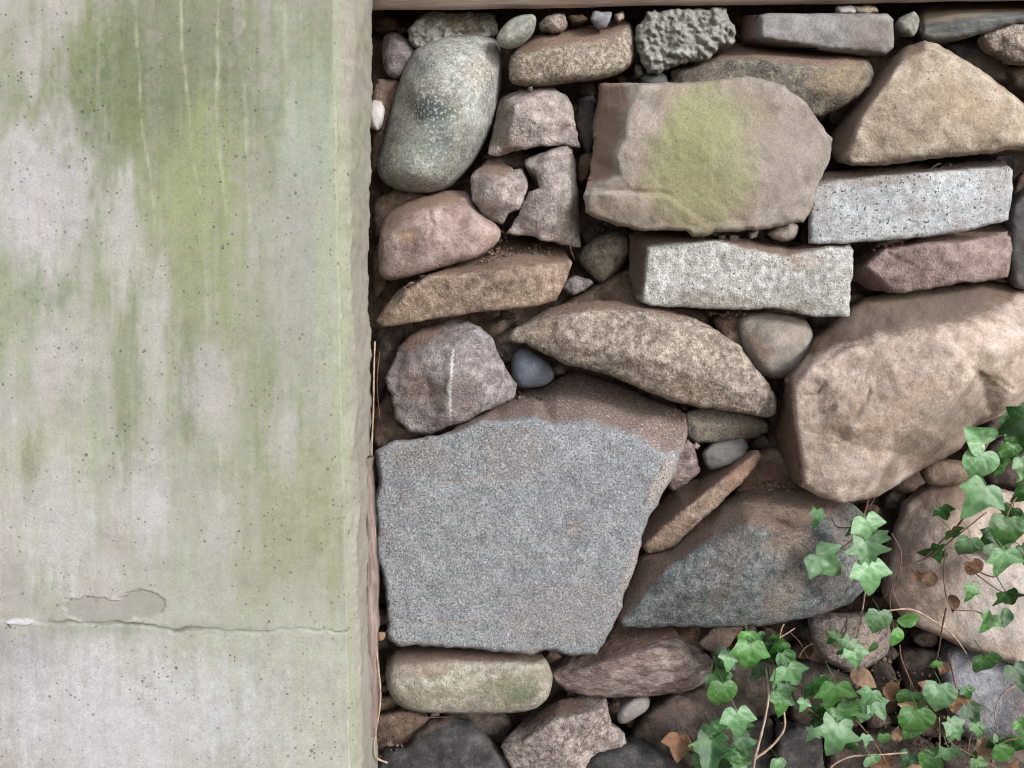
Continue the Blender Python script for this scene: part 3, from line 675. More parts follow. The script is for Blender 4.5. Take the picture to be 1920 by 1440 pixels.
stone([(1658, 1122), (1664, 1040, 14), (1680, 980, 24), (1700, 945, 34), (1735, 913, 44, .4), (1800, 903, 50, .4), (1870, 918, 50), (1960, 935, 40), (2080, 950, 40), (2100, 1290), (1960, 1272), (1897, 1245), (1847, 1227), (1763, 1194), (1713, 1172)],
      fe=[[(1690, 1110, -6), (1720, 1020, -10), (1780, 980, -8), (1900, 985, -4)], [(1760, 1150, -8), (1820, 1080, -22), (1930, 1060, -24), (2050, 1080, -20)]], dep=-6, r=16, rd=14, nf=5, fs=.05, rough=3, sm=5, mat='sand',
      patches=[(1700, 990, 60, 70, 0, (160, 134, 118), .5), (1800, 945, 120, 30, 0, (152, 126, 108), .45), (1880, 1130, 130, 110, 0, (212, 200, 188), .75), (1700, 1120, 50, 40, 0, (150, 122, 104), .6)],
      label='pale boulder half covered by ivy')
# ---- bottom rows
stone([(724, 1258), (729, 1231, 16, .5), (747, 1219, 30, .7), (840, 1214, 36, .7), (930, 1216, 36, .7), (1007, 1222, 28, .5), (1023, 1236, 10), (1034, 1262), (1034, 1282), (1025, 1310), (1004, 1328), (973, 1335), (884, 1337), (796, 1335), (760, 1328),
       (740, 1314), (727, 1289)], fe=[[(745, 1250, -4), (840, 1243, -6), (1010, 1246, -4)]], dep=-10, r=22, rd=18, jag=.7, nf=2, fs=.03, sm=5, ch=2, mat='mossy_cobble',
      patches=[(950, 1290, 90, 34, -10, (112, 122, 84), .75), (980, 1310, 30, 20, 0, (92, 106, 78), .6), (800, 1310, 70, 24, 0, (132, 132, 102), .5), (790, 1250, 60, 22, 0, (168, 140, 124), .6)],
      label='oblong cobble with green algae under the largest slab')
stone([(1036, 1264), (1066, 1246, 10), (1120, 1222, 30, .6), (1140, 1190, 56, .9), (1160, 1163, 70, .9), (1205, 1170, 60, .7), (1257, 1177, 40, .3), (1276, 1196, 20), (1291, 1213, 10), (1325, 1231), (1339, 1244), (1336, 1264), (1316, 1283), (1277, 1297), (1222, 1304),
       (1133, 1308), (1088, 1301), (1060, 1294), (1040, 1277)], fe=[[(1070, 1262, -4), (1140, 1240, -6), (1210, 1222, -8), (1265, 1215, -6), (1315, 1240, -2)]], sm=0, ch=0, dep=2, r=5, jag=2, nf=7, fs=.08, rough=3, mat='red_rough',
      label='reddish layered stone with a pointed right end')
stone([(941, 1401), (950, 1389, 8), (985, 1364, 22), (1010, 1339, 30, .4), (1050, 1317, 30, .4), (1100, 1307, 26), (1136, 1309, 10), (1144, 1345), (1146, 1360), (1171, 1376), (1174, 1394), (1150, 1440), (1100, 1475), (1000, 1480), (960, 1440)],
      fe=[[(975, 1395, -2), (1030, 1355, -6), (1130, 1330, -4)], [(1142, 1362, 0), (1120, 1410, 8)]], sm=0, ch=0, dep=0, r=5, nf=6, fs=.08, rough=2.4, mat='pink_speck', label='coarse pink speckled stone at the bottom edge')
stone([(1155, 1349), (1162, 1327), (1182, 1309), (1208, 1303), (1220, 1311), (1216, 1331), (1190, 1348), (1166, 1360)], dep=8, r=16, rd=12, nf=1, ch=2, jag=.3, mat='grey_smooth', thick=50, name='pebble',
      label='small pale grey pebble below the reddish stone', patches=[(1190, 1330, 40, 30, 0, (164, 158, 148), .7)])
stone([(1178, 1385), (1215, 1335), (1260, 1305), (1310, 1288), (1370, 1290), (1420, 1330), (1420, 1420), (1300, 1440), (1240, 1415), (1190, 1400)], dep=30, r=22, nf=5, fs=.08, mat='dark_brown', rough=2.5,
      patches=[(1270, 1340, 60, 40, 0, (104, 90, 88), .6)], label='dark brown stone behind the ivy at the bottom')
stone([(1080, 1450), (1110, 1415), (1180, 1386), (1225, 1400), (1262, 1426), (1300, 1470), (1290, 1530), (1085, 1530)], dep=-4, r=24, rd=18, nf=4, fs=.06, mat='dark_blue', label='near-black stone cut off by the bottom edge')
stone([(704, 1345), (760, 1332), (806, 1345), (790, 1385), (740, 1420), (704, 1420)], dep=40, r=14, nf=3, mat='earthy')
stone([(820, 1345), (900, 1332), (960, 1350), (950, 1400), (900, 1390)], dep=58, r=10, nf=2, mat='dark_brown')
stone([(700, 1450), (715, 1412), (760, 1404), (778, 1380), (802, 1356), (832, 1349), (880, 1355), (907, 1380), (942, 1412), (965, 1450), (975, 1530), (700, 1530)], fe=[[(760, 1420, -4), (810, 1380, -8), (880, 1385, -8), (930, 1425, -4)]], dep=14, r=14,
      nf=6, fs=.07, rough=2.6, mat='dark_blue', patches=[(800, 1362, 60, 12, -20, (110, 88, 74), .5)], label='dark grey stone at the foot of the pillar')
stone([(1310, 1211), (1337, 1177), (1397, 1172), (1352, 1226)], dep=32, r=6, nf=2, mat='earthy', thick=80, patches=[(1350, 1200, 50, 30, 0, (146, 122, 108), .7)])
stone([(1518, 1163), (1568, 1155), (1626, 1152), (1664, 1155), (1671, 1193), (1662, 1228), (1622, 1253), (1587, 1257), (1548, 1238), (1526, 1205)], dep=6, r=18, rd=16, jag=1, nf=4, fs=.06, mat='pink_speck',
      patches=[(1565, 1195, 26, 18, 0, (120, 132, 52), .8), (1630, 1200, 40, 44, 0, (190, 172, 148), .5)], label='round speckled stone with a moss spot under the dark boulder')
stone([(1775, 1211, 20), (1817, 1204, 30), (1878, 1231, 20), (1960, 1255), (2060, 1270), (2060, 1400), (1960, 1395), (1866, 1382), (1817, 1385), (1780, 1358), (1766, 1271)], dep=10, r=24, rd=20, nf=5, fs=.06, sm=4, mat='violet_grey',
      patches=[(1930, 1330, 50, 50, 0, (96, 92, 92), .6), (1810, 1330, 40, 40, 0, (150, 148, 156), .5)], label='violet-grey boulder under the pale one')
stone([(1456, 1368), (1500, 1362), (1538, 1369), (1548, 1470), (1455, 1470)], dep=4, r=12, nf=3, mat='dark_blue')
stone([(1632, 1242), (1665, 1235), (1690, 1300), (1640, 1310)], dep=44, r=10, nf=2, mat='dark_brown')
stone([(1680, 1215), (1770, 1225), (1768, 1310), (1700, 1320)], dep=52, r=14, nf=3, mat='dark_brown')
stone([(1336, 1255), (1400, 1228), (1465, 1255), (1480, 1335), (1400, 1350), (1350, 1305)], dep=48, r=16, nf=4, mat='dark_brown')
stone([(1480, 1235), (1525, 1240), (1640, 1290), (1600, 1370), (1480, 1365)], dep=56, r=16, nf=4, mat='dark_brown')
stone([(1400, 1355), (1450, 1345), (1460, 1470), (1330, 1475), (1340, 1425)], dep=30, r=14, nf=3, mat='dark_blue')
stone([(1550, 1385), (1690, 1365), (1760, 1400), (1760, 1490), (1550, 1490)], dep=42, r=16, nf=4, mat='dark_brown')
stone([(1765, 1395), (1880, 1390), (2010, 1405), (2010, 1500), (1770, 1500)], dep=36, r=16, nf=4, mat='dark_brown')
stone([(1690, 1310), (1770, 1310), (1790, 1380), (1700, 1375)], dep=50, r=14, nf=3, mat='earthy')
stone([(1830, 860), (1900, 800), (2050, 770), (2060, 930), (1960, 925), (1850, 905)], dep=60, r=16, nf=3, mat='dark_brown')
# ---- the courses outside the picture
rf = random.Random(5)
kinds = ['sand', 'brown', 'tan_pink', 'purple', 'grey_smooth', 'mossy', 'beige_rough', 'dark_granite', 'golden']


def course(x0, x1, y0, y1):
    x = x0
    while x < x1 - 40:
        w = rf.uniform(150, 300); hgt = y1 - y0
        n = 11; pts = []
        for k in range(n):
            a = 6.2832 * k / n
            c, s_ = math.cos(a), math.sin(a)
            e = 0.55
            pts.append((x + w / 2 + math.copysign(abs(c) ** e, c) * w * 0.47 * rf.uniform(.9, 1.03), (y0 + y1) / 2 + math.copysign(abs(s_) ** e, s_) * hgt * 0.46 * rf.uniform(.88, 1.03)))
        stone(pts, dep=rf.uniform(-25, 15), r=18, nf=5, fs=.06, rough=2.6, mat=rf.choice(kinds), step=9)
        x += w


for (a, b) in ((10, 150), (155, 330), (335, 520)):
    course(2050, 2560, a, b)
for (a, b) in ((560, 740), (750, 930), (940, 1110), (1115, 1290), (1295, 1470)):
    course(2110, 2560, a, b)
for (a, b) in ((1500, 1660), (1665, 1800), (1805, 1990)):
    course(715, 2560, a, b)

# chips packed into the gaps
rp = np.random.RandomState(21)
cx_ = rp.uniform(706, 1910, 5000); cy__ = rp.uniform(40, 1435, 5000)
free = np.ones(5000, bool); gapd = np.full(5000, 1e9)
for f_ in OUTL:
    if f_[:, 0].min() > 1950 or f_[:, 1].min() > 1460:
        continue
    near = (cx_ > f_[:, 0].min() - 60) & (cx_ < f_[:, 0].max() + 60) & (cy__ > f_[:, 1].min() - 60) & (cy__ < f_[:, 1].max() + 60) & free
    ids = np.nonzero(near)[0]
    if len(ids) == 0:
        continue
    ins_ = inside(cx_[ids], cy__[ids], f_); free[ids[ins_]] = False
    ids = ids[~ins_]
    gapd[ids] = np.minimum(gapd[ids], edge_dist(cx_[ids], cy__[ids], f_[::2]))
taken = []
for i in np.nonzero(free & (gapd < 200))[0]:
    rad_ = min(30.0, gapd[i] * 1.3 + rp.uniform(4, 9))
    if gapd[i] < 4 or any((cx_[i] - a) ** 2 + (cy__[i] - b) ** 2 < ((c + rad_) * 0.72) ** 2 for a, b, c in taken):
        continue
    if len(taken) > 46:
        break
    taken.append((cx_[i], cy__[i], rad_))
    n_ = rp.randint(6, 9); ph = rp.uniform(0, 6.28); el = rp.uniform(.55, 1.0); ro_ = rp.uniform(-.6, .6)
    pts = []
    for q in range(n_):
        a_ = ph + 6.2832 * q / n_ + rp.uniform(-.2, .2); r_ = rad_ * rp.uniform(.8, 1.1)
        ux, uy = r_ * math.cos(a_), r_ * el * math.sin(a_)
        pts.append((cx_[i] + ux * math.cos(ro_) - uy * math.sin(ro_), cy__[i] + ux * math.sin(ro_) + uy * math.cos(ro_)))
    stone(pts, dep=rp.uniform(54, 80), r=rp.uniform(2, 5), nf=3, fs=.22, mat=str(rp.choice(['earthy', 'earthy', 'dark_brown', 'brown', 'earthy', 'grey_brown', 'dark_brown', 'dark_brown'])), thick=26,
          name='pebble', jag=3.0, dirt=(120, 100, 88))

# earth packed behind the stones
ex, ey = np.meshgrid(np.arange(676, 2700, 14.0), np.arange(-30, 2160, 14.0))
sh = ex.shape; exf, eyf = ex.ravel(), ey.ravel()
edep = 0.118 + 0.018 * fbm(exf, eyf, 120, 77, 4) + 0.006 * fbm(exf, eyf, 30, 78, 3)
EP = W(exf, eyf, edep)
idx = np.arange(len(exf)).reshape(sh)
EF = [(idx[j, i], idx[j + 1, i], idx[j + 1, i + 1], idx[j, i + 1]) for j in range(sh[0] - 1) for i in range(sh[1] - 1)]
nE = len(EP)
ring = list(idx[0, :]) + list(idx[1:, -1]) + list(idx[-1, -2::-1]) + list(idx[-2:0:-1, 0])
EV = EP.tolist() + [[EP[i][0], 0.55, EP[i][2]] for i in ring]
for k in range(len(ring)):
    q = (k + 1) % len(ring)
    EF.append((ring[k], ring[q], nE + q, nE + k))
EF.append(tuple(nE + k for k in range(len(ring)))[::-1])
earth = mesh_obj('earth_fill', EV, EF, MATS['earthy'], None, wall)
bm_fix(earth)
earth['label'] = 'dark brown earth packed in the gaps between the stones'

# crumbs of soil and grit on the ledges
rg = np.random.RandomState(3)
CV, CF = [], []
ico = np.array([(0, 0, 1), (.9, 0, .4), (.28, .85, .4), (-.72, .53, .4), (-.72, -.53, .4), (.28, -.85, .4), (.72, .53, -.4), (-.28, .85, -.4), (-.9, 0, -.4), (-.28, -.85, -.4), (.72, -.53, -.4), (0, 0, -1)])
icf = [(0, 1, 2), (0, 2, 3), (0, 3, 4), (0, 4, 5), (0, 5, 1), (1, 6, 2), (2, 7, 3), (3, 8, 4), (4, 9, 5), (5, 10, 1), (6, 7, 2), (7, 8, 3), (8, 9, 4), (9, 10, 5), (10, 6, 1), (11, 7, 6), (11, 8, 7), (11, 9, 8), (11, 10, 9), (11, 6, 10)]
for (cx, cy_, sx, sy, d, slope, n) in ((955, 480, 60, 14, 34, -0.9, 90), (1020, 470, 24, 10, 44, -0.9, 30), (1110, 428, 22, 10, 56, 0, 26), (1450, 908, 40, 9, 34, -0.6, 50), (1000, 745, 50, 14, 52, -0.9, 40), (1180, 770, 60, 14, 40, -0.9, 40),
                                       (1205, 1200, 40, 14, 40, -0.7, 30), (1660, 1290, 90, 60, 30, 0, 120), (1750, 1400, 110, 40, 26, 0, 120), (1500, 1390, 90, 40, 34, 0, 70), (730, 1400, 30, 20, 26, 0, 30), (935, 440, 20, 8, 40, 0, 20), (1360, 590, 40, 6, 30, 0, 20)):
    for _ in range(n):
        x = cx + rg.normal() * sx * .6; y = cy_ + rg.normal() * sy * .6
        c = W(x, y, (d + (y - cy_) * slope + rg.uniform(-4, 3)) / 1000.0); s = rg.uniform(.0008, .0030) if rg.rand() < .93 else rg.uniform(.003, .005)
        b = len(CV); CV += (c + ico * s * rg.uniform(.6, 1.2, (12, 3))).tolist(); CF += [(b + i, b + j, b + k) for i, j, k in icf]
cr_o = mesh_obj('soil_crumbs', CV, CF, MATS['earthy'], None, wall)
cr_o['kind'] = 'stuff'; cr_o['label'] = 'brown soil crumbs and grit lying on the ledges'

# ------------------------------------------------------------------ ground
def soil_mat():
    t = NT('soil'); v = t.coords(rnd=False)
    n = t.noise(v, 18, 8, 0.7)
    c = t.ramp(n, [(0.3, lin((70, 56, 44))), (0.5, lin((104, 84, 66))), (0.7, lin((134, 110, 86)))])
    t.inp(t.b, 'Base Color', c); t.inp(t.b, 'Roughness', 0.95)
    t.bump(n, 0.8, 0.02)
    MATS['soil'] = t.m


soil_mat()
gx = np.concatenate([-np.geomspace(60, 2, 14), np.linspace(-1.6, 1.6, 40), np.geomspace(2, 60, 14)])
gy = np.concatenate([-np.geomspace(60, 2, 14), np.linspace(-1.6, 0.6, 30), np.geomspace(1, 60, 12)])
GX, GY = np.meshgrid(gx, gy)
gz = 0.012 * fbm(GX.ravel(), GY.ravel(), 0.35, 5, 4)
gi = np.arange(GX.size).reshape(GX.shape)
g = mesh_obj('ground', np.stack([GX.ravel(), GY.ravel(), gz], -1),
             [(gi[j, i], gi[j, i + 1], gi[j + 1, i + 1], gi[j + 1, i]) for j in range(len(gy) - 1) for i in range(len(gx) - 1)], MATS['soil'], None, None, (0, 0, 0))
g['kind'] = 'structure'; g['label'] = 'bare brown soil in front of the wall'


# ------------------------------------------------------------------ concrete pillar
CG = 0.61


def concrete_mat():
    t = NT('stained_concrete'); v = t.coords(rnd=False)
    vs = t.node('ShaderNodeVectorMath', operation='MULTIPLY'); t.l.new(v, vs.inputs[0]); vs.inputs[1].default_value = (1, 1, 0.14)
    n1 = t.noise(v, 9, 5, 0.6); n2 = t.noise(v, 380, 4, 0.75); n3 = t.noise(v, 60, 5, 0.7); st = t.noise(vs.outputs[0], 60, 4, 0.7)
    vs2 = t.node('ShaderNodeVectorMath', operation='MULTIPLY'); t.l.new(v, vs2.inputs[0]); vs2.inputs[1].default_value = (1, 1, 0.07)
    st2 = t.noise(vs2.outputs[0], 190, 3, 0.7)
    c = t.ramp(n1, [(0.32, lin((172, 165, 157), CG)), (0.5, lin((190, 184, 178), CG)), (0.68, lin((204, 199, 197), CG))])
    c = t.scale(c, t.mrange(st, 0.3, 0.7, 0.90, 1.10))
    at = t.node('ShaderNodeAttribute', attribute_name='tint')
    a = t.math('ADD', at.outputs['Alpha'], t.math('MULTIPLY', t.math('SUBTRACT', t.math('ADD', t.math('ADD', t.math('MULTIPLY', st, 0.3), t.math('MULTIPLY', st2, 0.25)), t.math('ADD', t.math('MULTIPLY', n3, 0.2), t.math('MULTIPLY', n2, 0.25))), 0.5),
               t.math('MULTIPLY', t.math('MULTIPLY', at.outputs['Alpha'], t.math('SUBTRACT', 1.0, at.outputs['Alpha'])), 13.0)), True)
    c = t.mix(a, c, at.outputs['Color'])
    c = t.scale(c, t.mrange(st2, 0.3, 0.7, 0.965, 1.035))
    c = t.scale(c, t.mrange(n2, 0.3, 0.7, 0.86, 1.14))
    c = t.scale(c, t.mrange(n3, 0.3, 0.7, 0.88, 1.12))
    # air holes of many sizes
    pits = None; hs = t.math('ADD', t.math('MULTIPLY', n2, 0.25), t.math('MULTIPLY', n3, 0.35))
    for (sc, th) in ((120, 0.16), (220, 0.22), (60, 0.06)):
        vo = t.node('ShaderNodeTexVoronoi'); t.l.new(v, vo.inputs['Vector']); vo.inputs['Scale'].default_value = sc
        sp = t.node('ShaderNodeSeparateColor'); t.l.new(vo.outputs['Color'], sp.inputs[0])
        thr = t.math('MULTIPLY', t.math('POWER', sp.outputs[0], 5.0), th * 1.7)
        m = t.math('MULTIPLY', t.math('SUBTRACT', thr, t.math('ADD', vo.outputs['Distance'], t.math('MULTIPLY', t.math('SUBTRACT', n2, 0.5), 0.12))), 22.0, True)
        pits = m if pits is None else t.math('MAXIMUM', pits, m)
    nz = t.noise(v, 14, 3, 0.6)
    pits = t.math('MULTIPLY', pits, t.mrange(nz, 0.38, 0.62, 0.1, 0.75))
    c = t.mix(pits, c, lin((84, 82, 74)))
    t.inp(t.b, 'Base Color', c); t.inp(t.b, 'Roughness', 0.9); t.b.inputs['Specular IOR Level'].default_value = 0.25
    t.bump(t.math('SUBTRACT', hs, t.math('MULTIPLY', pits, 0.8)), 0.45, 0.003)
    MATS['concrete'] = t.m


concrete_mat()
YF = -0.15
ztop = 1.95; zlo, zhi = float(W(300, 1475, YF)[2]), float(W(300, -35, YF)[2])
zs = np.concatenate([np.arange(-0.03, zlo, 0.02), np.arange(zlo, zhi, 0.0024), np.arange(zhi + .01, ztop, 0.02)])
zc0, zc1 = float(W(330, 1205, YF)[2]), float(W(330, 1100, YF)[2])
zs = np.sort(np.concatenate([zs[(zs < zc0) | (zs > zc1)], np.arange(zc0 + .0005, zc1 - .0005, 0.0010)]))
XE = float(W(655, 760, YF)[0])                  # the arris
XB = float(W(698, 760, 0.0)[0])
XL = -0.80
fx = np.concatenate([np.arange(XL, -0.545, 0.03), np.arange(-0.54, XE - 0.030, 0.0019), np.arange(XE - 0.0295, XE - 0.008, 0.0015)])
nprof = len(fx)
sd_n = 34; yb = 0.16
nz_ = len(zs)
cols_v = []; rows = []
Z = np.repeat(zs[:, None], nprof, 1); X = np.repeat(fx[None, :], nz_, 0)
pxg, pyg = PX(np.stack([X, np.full_like(X, YF), Z], -1))


def pl(xs, pts):
    return np.interp(xs, [p[0] for p in pts], [p[1] for p in pts])


# crack across the pillar, a spalled patch above it, chipped arris
CR = [(-400, 1155), (0, 1160), (60, 1164), (110, 1167), (200, 1170), (270, 1172), (300, 1180), (330, 1186), (350, 1181), (400, 1178), (450, 1181), (500, 1187), (520, 1180), (545, 1178), (600, 1182), (650, 1185)]
cy = pl(pxg.ravel(), CR).reshape(pxg.shape) + 4.5 * fbm(pxg.ravel(), pxg.ravel() * 0, 30, 3, 5, 0.6).reshape(pxg.shape)
cw = 1.9 + 1.3 * fbm(pxg.ravel(), pxg.ravel() * 0, 40, 8, 2).reshape(pxg.shape)
crack = np.exp(-((pyg - cy) / np.maximum(cw, 0.8)) ** 2) * sstep(60, 110, pxg) * np.clip(0.75 + 0.6 * fbm(pxg.ravel(), pxg.ravel() * 0, 60, 90, 3).reshape(pxg.shape), 0.15, 1)
e1 = np.hypot((pxg - 262) / 52, (pyg - 1134) / 27); e2 = np.hypot((pxg - 190) / 66, (pyg - 1146) / 26)
sp_ = np.minimum(e1, e2) + 0.38 * fbm(pxg.ravel(), pyg.ravel(), 34, 12, 4).reshape(pxg.shape)
spall = sstep(1.0, 0.93, sp_) * (pyg < cy + 2)
white = sstep(1.0, 0.8, np.hypot((pxg - 42) / 30, (pyg - 1165) / 6) + 0.3 * fbm(pxg.ravel(), pyg.ravel(), 14, 15, 3).reshape(pxg.shape))
below = sstep(0, 6, pyg - cy)
Y = YF + 0.0022 * crack + 0.0018 * spall - 0.0015 * white + 0.0012 * fbm(pxg.ravel(), pyg.ravel(), 160, 6, 3).reshape(pxg.shape) - 0.0012 * below
# the arris is chipped: how far back the break reaches at each height
zn = zs * 1500
chip = 0.006 + 0.006 * fbm(zn, zn * 0, 50, 41, 5, 0.6) + 0.009 * np.maximum(0, fbm(zn, zn * 0, 150, 42, 4))
chip = np.maximum(chip, 0.002)
side = []
ws = np.concatenate([np.linspace(0, 1, 12) ** 1.0, np.linspace(1, 2, sd_n)[1:]])
for w in ws:
    if w <= 1:      # rough bevel
        x = (XE - 0.009) + (0.010 + chip * 0.25) * w + 0.0012 * fbm(zn + 40 * w, zn * 0 + 60 * w, 14, 44, 3)
        y = YF + 0.0016 + chip * 2.4 * (w ** 1.6)
        if w < 0.001:
            x = np.full(nz_, fx[-1] + 0.0016) + 0.0035 * fbm(zn, zn * 0, 36, 45, 5, 0.6) * (np.abs(fbm(zn, zn * 0, 200, 48, 2)) + .3); x = np.maximum(x, fx[-1] + 0.0006); y = np.full(nz_, YF + 0.0004)
    else:
        k = w - 1
        x0 = (XE - 0.009) + (0.010 + chip * 0.25); y0 = YF + 0.0016 + chip * 2.4
        y = y0 + (yb - y0) * k
        x = x0 - 0.004 + (XB - XE) * np.clip((y - YF) / 0.15, 0, 1) - 0.40 * np.maximum(0, y + 0.004) + 0.010 * sstep(0.85, 1.15, zs) + 0.0028 * fbm(zn + 0, y * 1500, 40, 46, 5, 0.6) + 0.003 * np.maximum(0, fbm(zn, y * 900, 60, 47, 3) - .3)
    side.append((x, y))
Xs = np.concatenate([X, np.stack([s[0] for s in side], 1)], 1)
Ys = np.concatenate([Y, np.stack([s[1] for s in side], 1)], 1)
Zs = np.concatenate([Z, np.repeat(zs[:, None], len(side), 1)], 1)
PV = np.stack([Xs, Ys, Zs], -1); ncol = PV.shape[1]
pp = PV.reshape(-1, 3); ppx, ppy = PX(pp)
isside = np.zeros((nz_, ncol), bool); isside[:, nprof:] = True; isside = isside.ravel()
wcol = np.zeros((nz_, ncol)); wcol[:, nprof:] = ws[None, :]; wcol = wcol.ravel()
# algae, drips and wear on the concrete, laid out by their place on the face
A = np.zeros(len(pp)); T3 = np.zeros((len(pp), 3)); T3[:] = lin((150, 156, 112))


def wash(cx, cy_, rx, ry, col, amt, ns=60, seed=1, vs_=0.14, hard=(1.4, 0.4)):
    global A, T3
    e = np.hypot((ppx - cx) / rx, (ppy - cy_) / ry) + 0.62 * fbm(ppx, ppy, ns * 0.8, seed, 5, 0.65, sx=1.0, sy=vs_)
    m = min(amt, .95) * sstep(hard[0], hard[1], e)
    c = np.array(lin(tuple(v_ / w_ for v_, w_ in zip(desat(col, 0.66), (1.02, 1.03, 1.045))), CG))
    na = A + m - A * m
    T3 = np.where((na > 1e-4)[:, None], (T3 * (A * (1 - m))[:, None] + c * m[:, None]) / np.maximum(na, 1e-4)[:, None], T3)
    A = na


GR, GY_, GD, LI, YG = (144, 154, 108), (170, 172, 138), (122, 136, 98), (206, 200, 200), (164, 176, 112)
wash(420, 560, 460, 760, (172, 178, 150), .8, 90, 1)
wash(460, 1330, 300, 220, (184, 188, 170), .5, 60, 77)
wash(330, 170, 350, 300, GR, .9, 70, 2)
wash(200, 140, 130, 110, (138, 152, 84), .8, 50, 3)
wash(330, 170, 200, 140, GD, .6, 40, 4)
wash(420, 60, 190, 120, (146, 146, 116), .55, 40, 5)
wash(380, 400, 110, 190, YG, .8, 40, 6)
wash(330, 560, 160, 150, (158, 164, 118), .7, 50, 7)
wash(245, 720, 40, 200, (150, 158, 114), .85, 24, 8)
wash(350, 720, 26, 120, (142, 148, 112), .8, 20, 9)
wash(480, 700, 70, 170, (160, 168, 122), .75, 30, 10)
wash(500, 800, 26, 160, (150, 160, 108), .8, 16, 11)
wash(420, 860, 60, 100, (160, 168, 128), .6, 30, 12)
wash(590, 960, 110, 190, (164, 170, 116), .85, 40, 13)
wash(480, 1000, 90, 130, (168, 172, 132), .7, 40, 14)
wash(90, 850, 110, 70, (184, 190, 152), .65, 40, 15)
wash(30, 590, 70, 120, (158, 170, 126), .8, 30, 16)
wash(95, 545, 46, 40, (134, 156, 104), .8, 30, 17)
wash(70, 960, 24, 150, (160, 166, 122), .7, 16, 18)
wash(60, 890, 20, 60, (150, 148, 108), .6, 16, 19)
wash(570, 480, 90, 330, (176, 174, 162), .7, 50, 20)
wash(640, 500, 40, 420, (182, 192, 152), .85, 30, 21)
wash(560, 90, 90, 110, (150, 164, 116), .75, 40, 22)
wash(580, 250, 60, 120, (172, 190, 158), .6, 30, 23)
wash(20, 160, 40, 140, (152, 160, 118), .7, 24, 24)
wash(30, 260, 40, 60, (160, 168, 124), .7, 24, 25)
wash(500, 1180, 180, 60, (182, 188, 158), .5, 30, 26)
wash(180, 1180, 120, 26, (158, 168, 138), .6, 20, 27)
wash(620, 1300, 60, 200, (190, 194, 168), .7, 30, 28)
wash(560, 1330, 90, 120, (188, 190, 164), .45, 30, 35)
wash(20, 1230, 90, 60, (176, 170, 176), .6, 40, 29)
wash(60, 1390, 120, 160, (186, 176, 170), .5, 50, 30)
# bare pale patches
wash(85, 350, 90, 160, (204, 196, 197), .97, 40, 31, .35, (1.45, .4))
wash(60, 110, 40, 90, (192, 184, 176), .85, 24, 32)
wash(230, 440, 34, 130, (200, 196, 188), .8, 20, 33)
wash(290, 620, 28, 150, (194, 192, 180), .8, 16, 36)
wash(400, 720, 50, 80, (192, 184, 178), .7, 24, 34, .3)
wash(420, 790, 30, 60, (196, 186, 180), .6, 20, 38)
wash(525, 810, 34, 70, (190, 185, 178), .65, 18, 37)
wash(120, 660, 90, 90, (200, 192, 186), .6, 30, 39)
wash(110, 1000, 70, 130, (202, 200, 196), .7, 24, 40)
wash(270, 940, 60, 110, (204, 198, 198), .75, 24, 41)
wash(420, 980, 40, 90, (198, 188, 184), .6, 18, 42)
wash(250, 1340, 260, 140, (208, 206, 208), .7, 60, 43)
wash(360, 1180, 200, 8, (150, 156, 132), .35, 16, 44)
# everything runs down the face in fine streaks
A = np.clip(A * (0.95 + 0.42 * fbm(ppx, ppy, 26, 301, 4, 0.7, sx=1.0, sy=0.05) + 0.25 * fbm(ppx, ppy, 12, 302, 3, 0.6)), 0, 1)
# thin pale drip lines
for (pts, w_, am) in (([(252, 0), (262, 140), (268, 250), (282, 330), (290, 420)], 3.2, .75), ([(338, 0), (343, 110), (352, 180), (360, 270), (366, 330), (374, 360)], 3.6, .85),
                      ([(408, 0), (408, 110), (406, 200), (412, 280), (420, 370), (425, 420)], 3.6, .7), ([(455, 0), (458, 120), (461, 220), (464, 330), (468, 420)], 3.4, .75),
                      ([(532, 0), (536, 80), (538, 170), (540, 240)], 4, .6), ([(410, 830), (412, 880), (415, 960)], 3, .6), ([(500, 690), (503, 760), (508, 850)], 3, .4),
                      ([(240, 650), (246, 760), (250, 860)], 3, .35), ([(380, 440), (384, 520), (388, 620)], 3, .5)):
    xx = np.interp(ppy, [p[1] for p in pts], [p[0] for p in pts], left=-999, right=-999)
    wv = 0.7 * w_ * (1 + 0.6 * fbm(ppy, ppy * 0, 22, int(pts[0][0]), 3))
    m = am * np.exp(-((ppx - xx - 1.5 * fbm(ppy, ppy * 0, 30, 4, 2)) / wv) ** 2) * 1.1 * np.clip(0.55 + 1.0 * fbm(ppy, ppx * 0, 34, 19 + int(pts[0][0]), 4), 0, 1)
    c = np.array(lin((196, 202, 170), CG))
    na = A + m - A * m
    T3 = np.where((na > 1e-4)[:, None], (T3 * (A * (1 - m))[:, None] + c * m[:, None]) / np.maximum(na, 1e-4)[:, None], T3); A = na
# the spalled patch shows the older grey skin, the crack holds grime, the repair is white
for (msk, col) in ((spall * 0.55, (160, 157, 146)), (np.clip(crack * (0.55 + 0.5 * fbm(pxg.ravel(), pxg.ravel() * 0, 50, 88, 3).reshape(pxg.shape)), 0, 1), (100, 102, 84)), (white * .8, (214, 214, 220))):
    m = np.zeros((nz_, ncol)); m[:, :nprof] = msk; m = m.ravel()
    c = np.array(lin(col, CG)); na = A + m - A * m
    T3 = np.where((na > 1e-4)[:, None], (T3 * (A * (1 - m))[:, None] + c * m[:, None]) / np.maximum(na, 1e-4)[:, None], T3); A = na
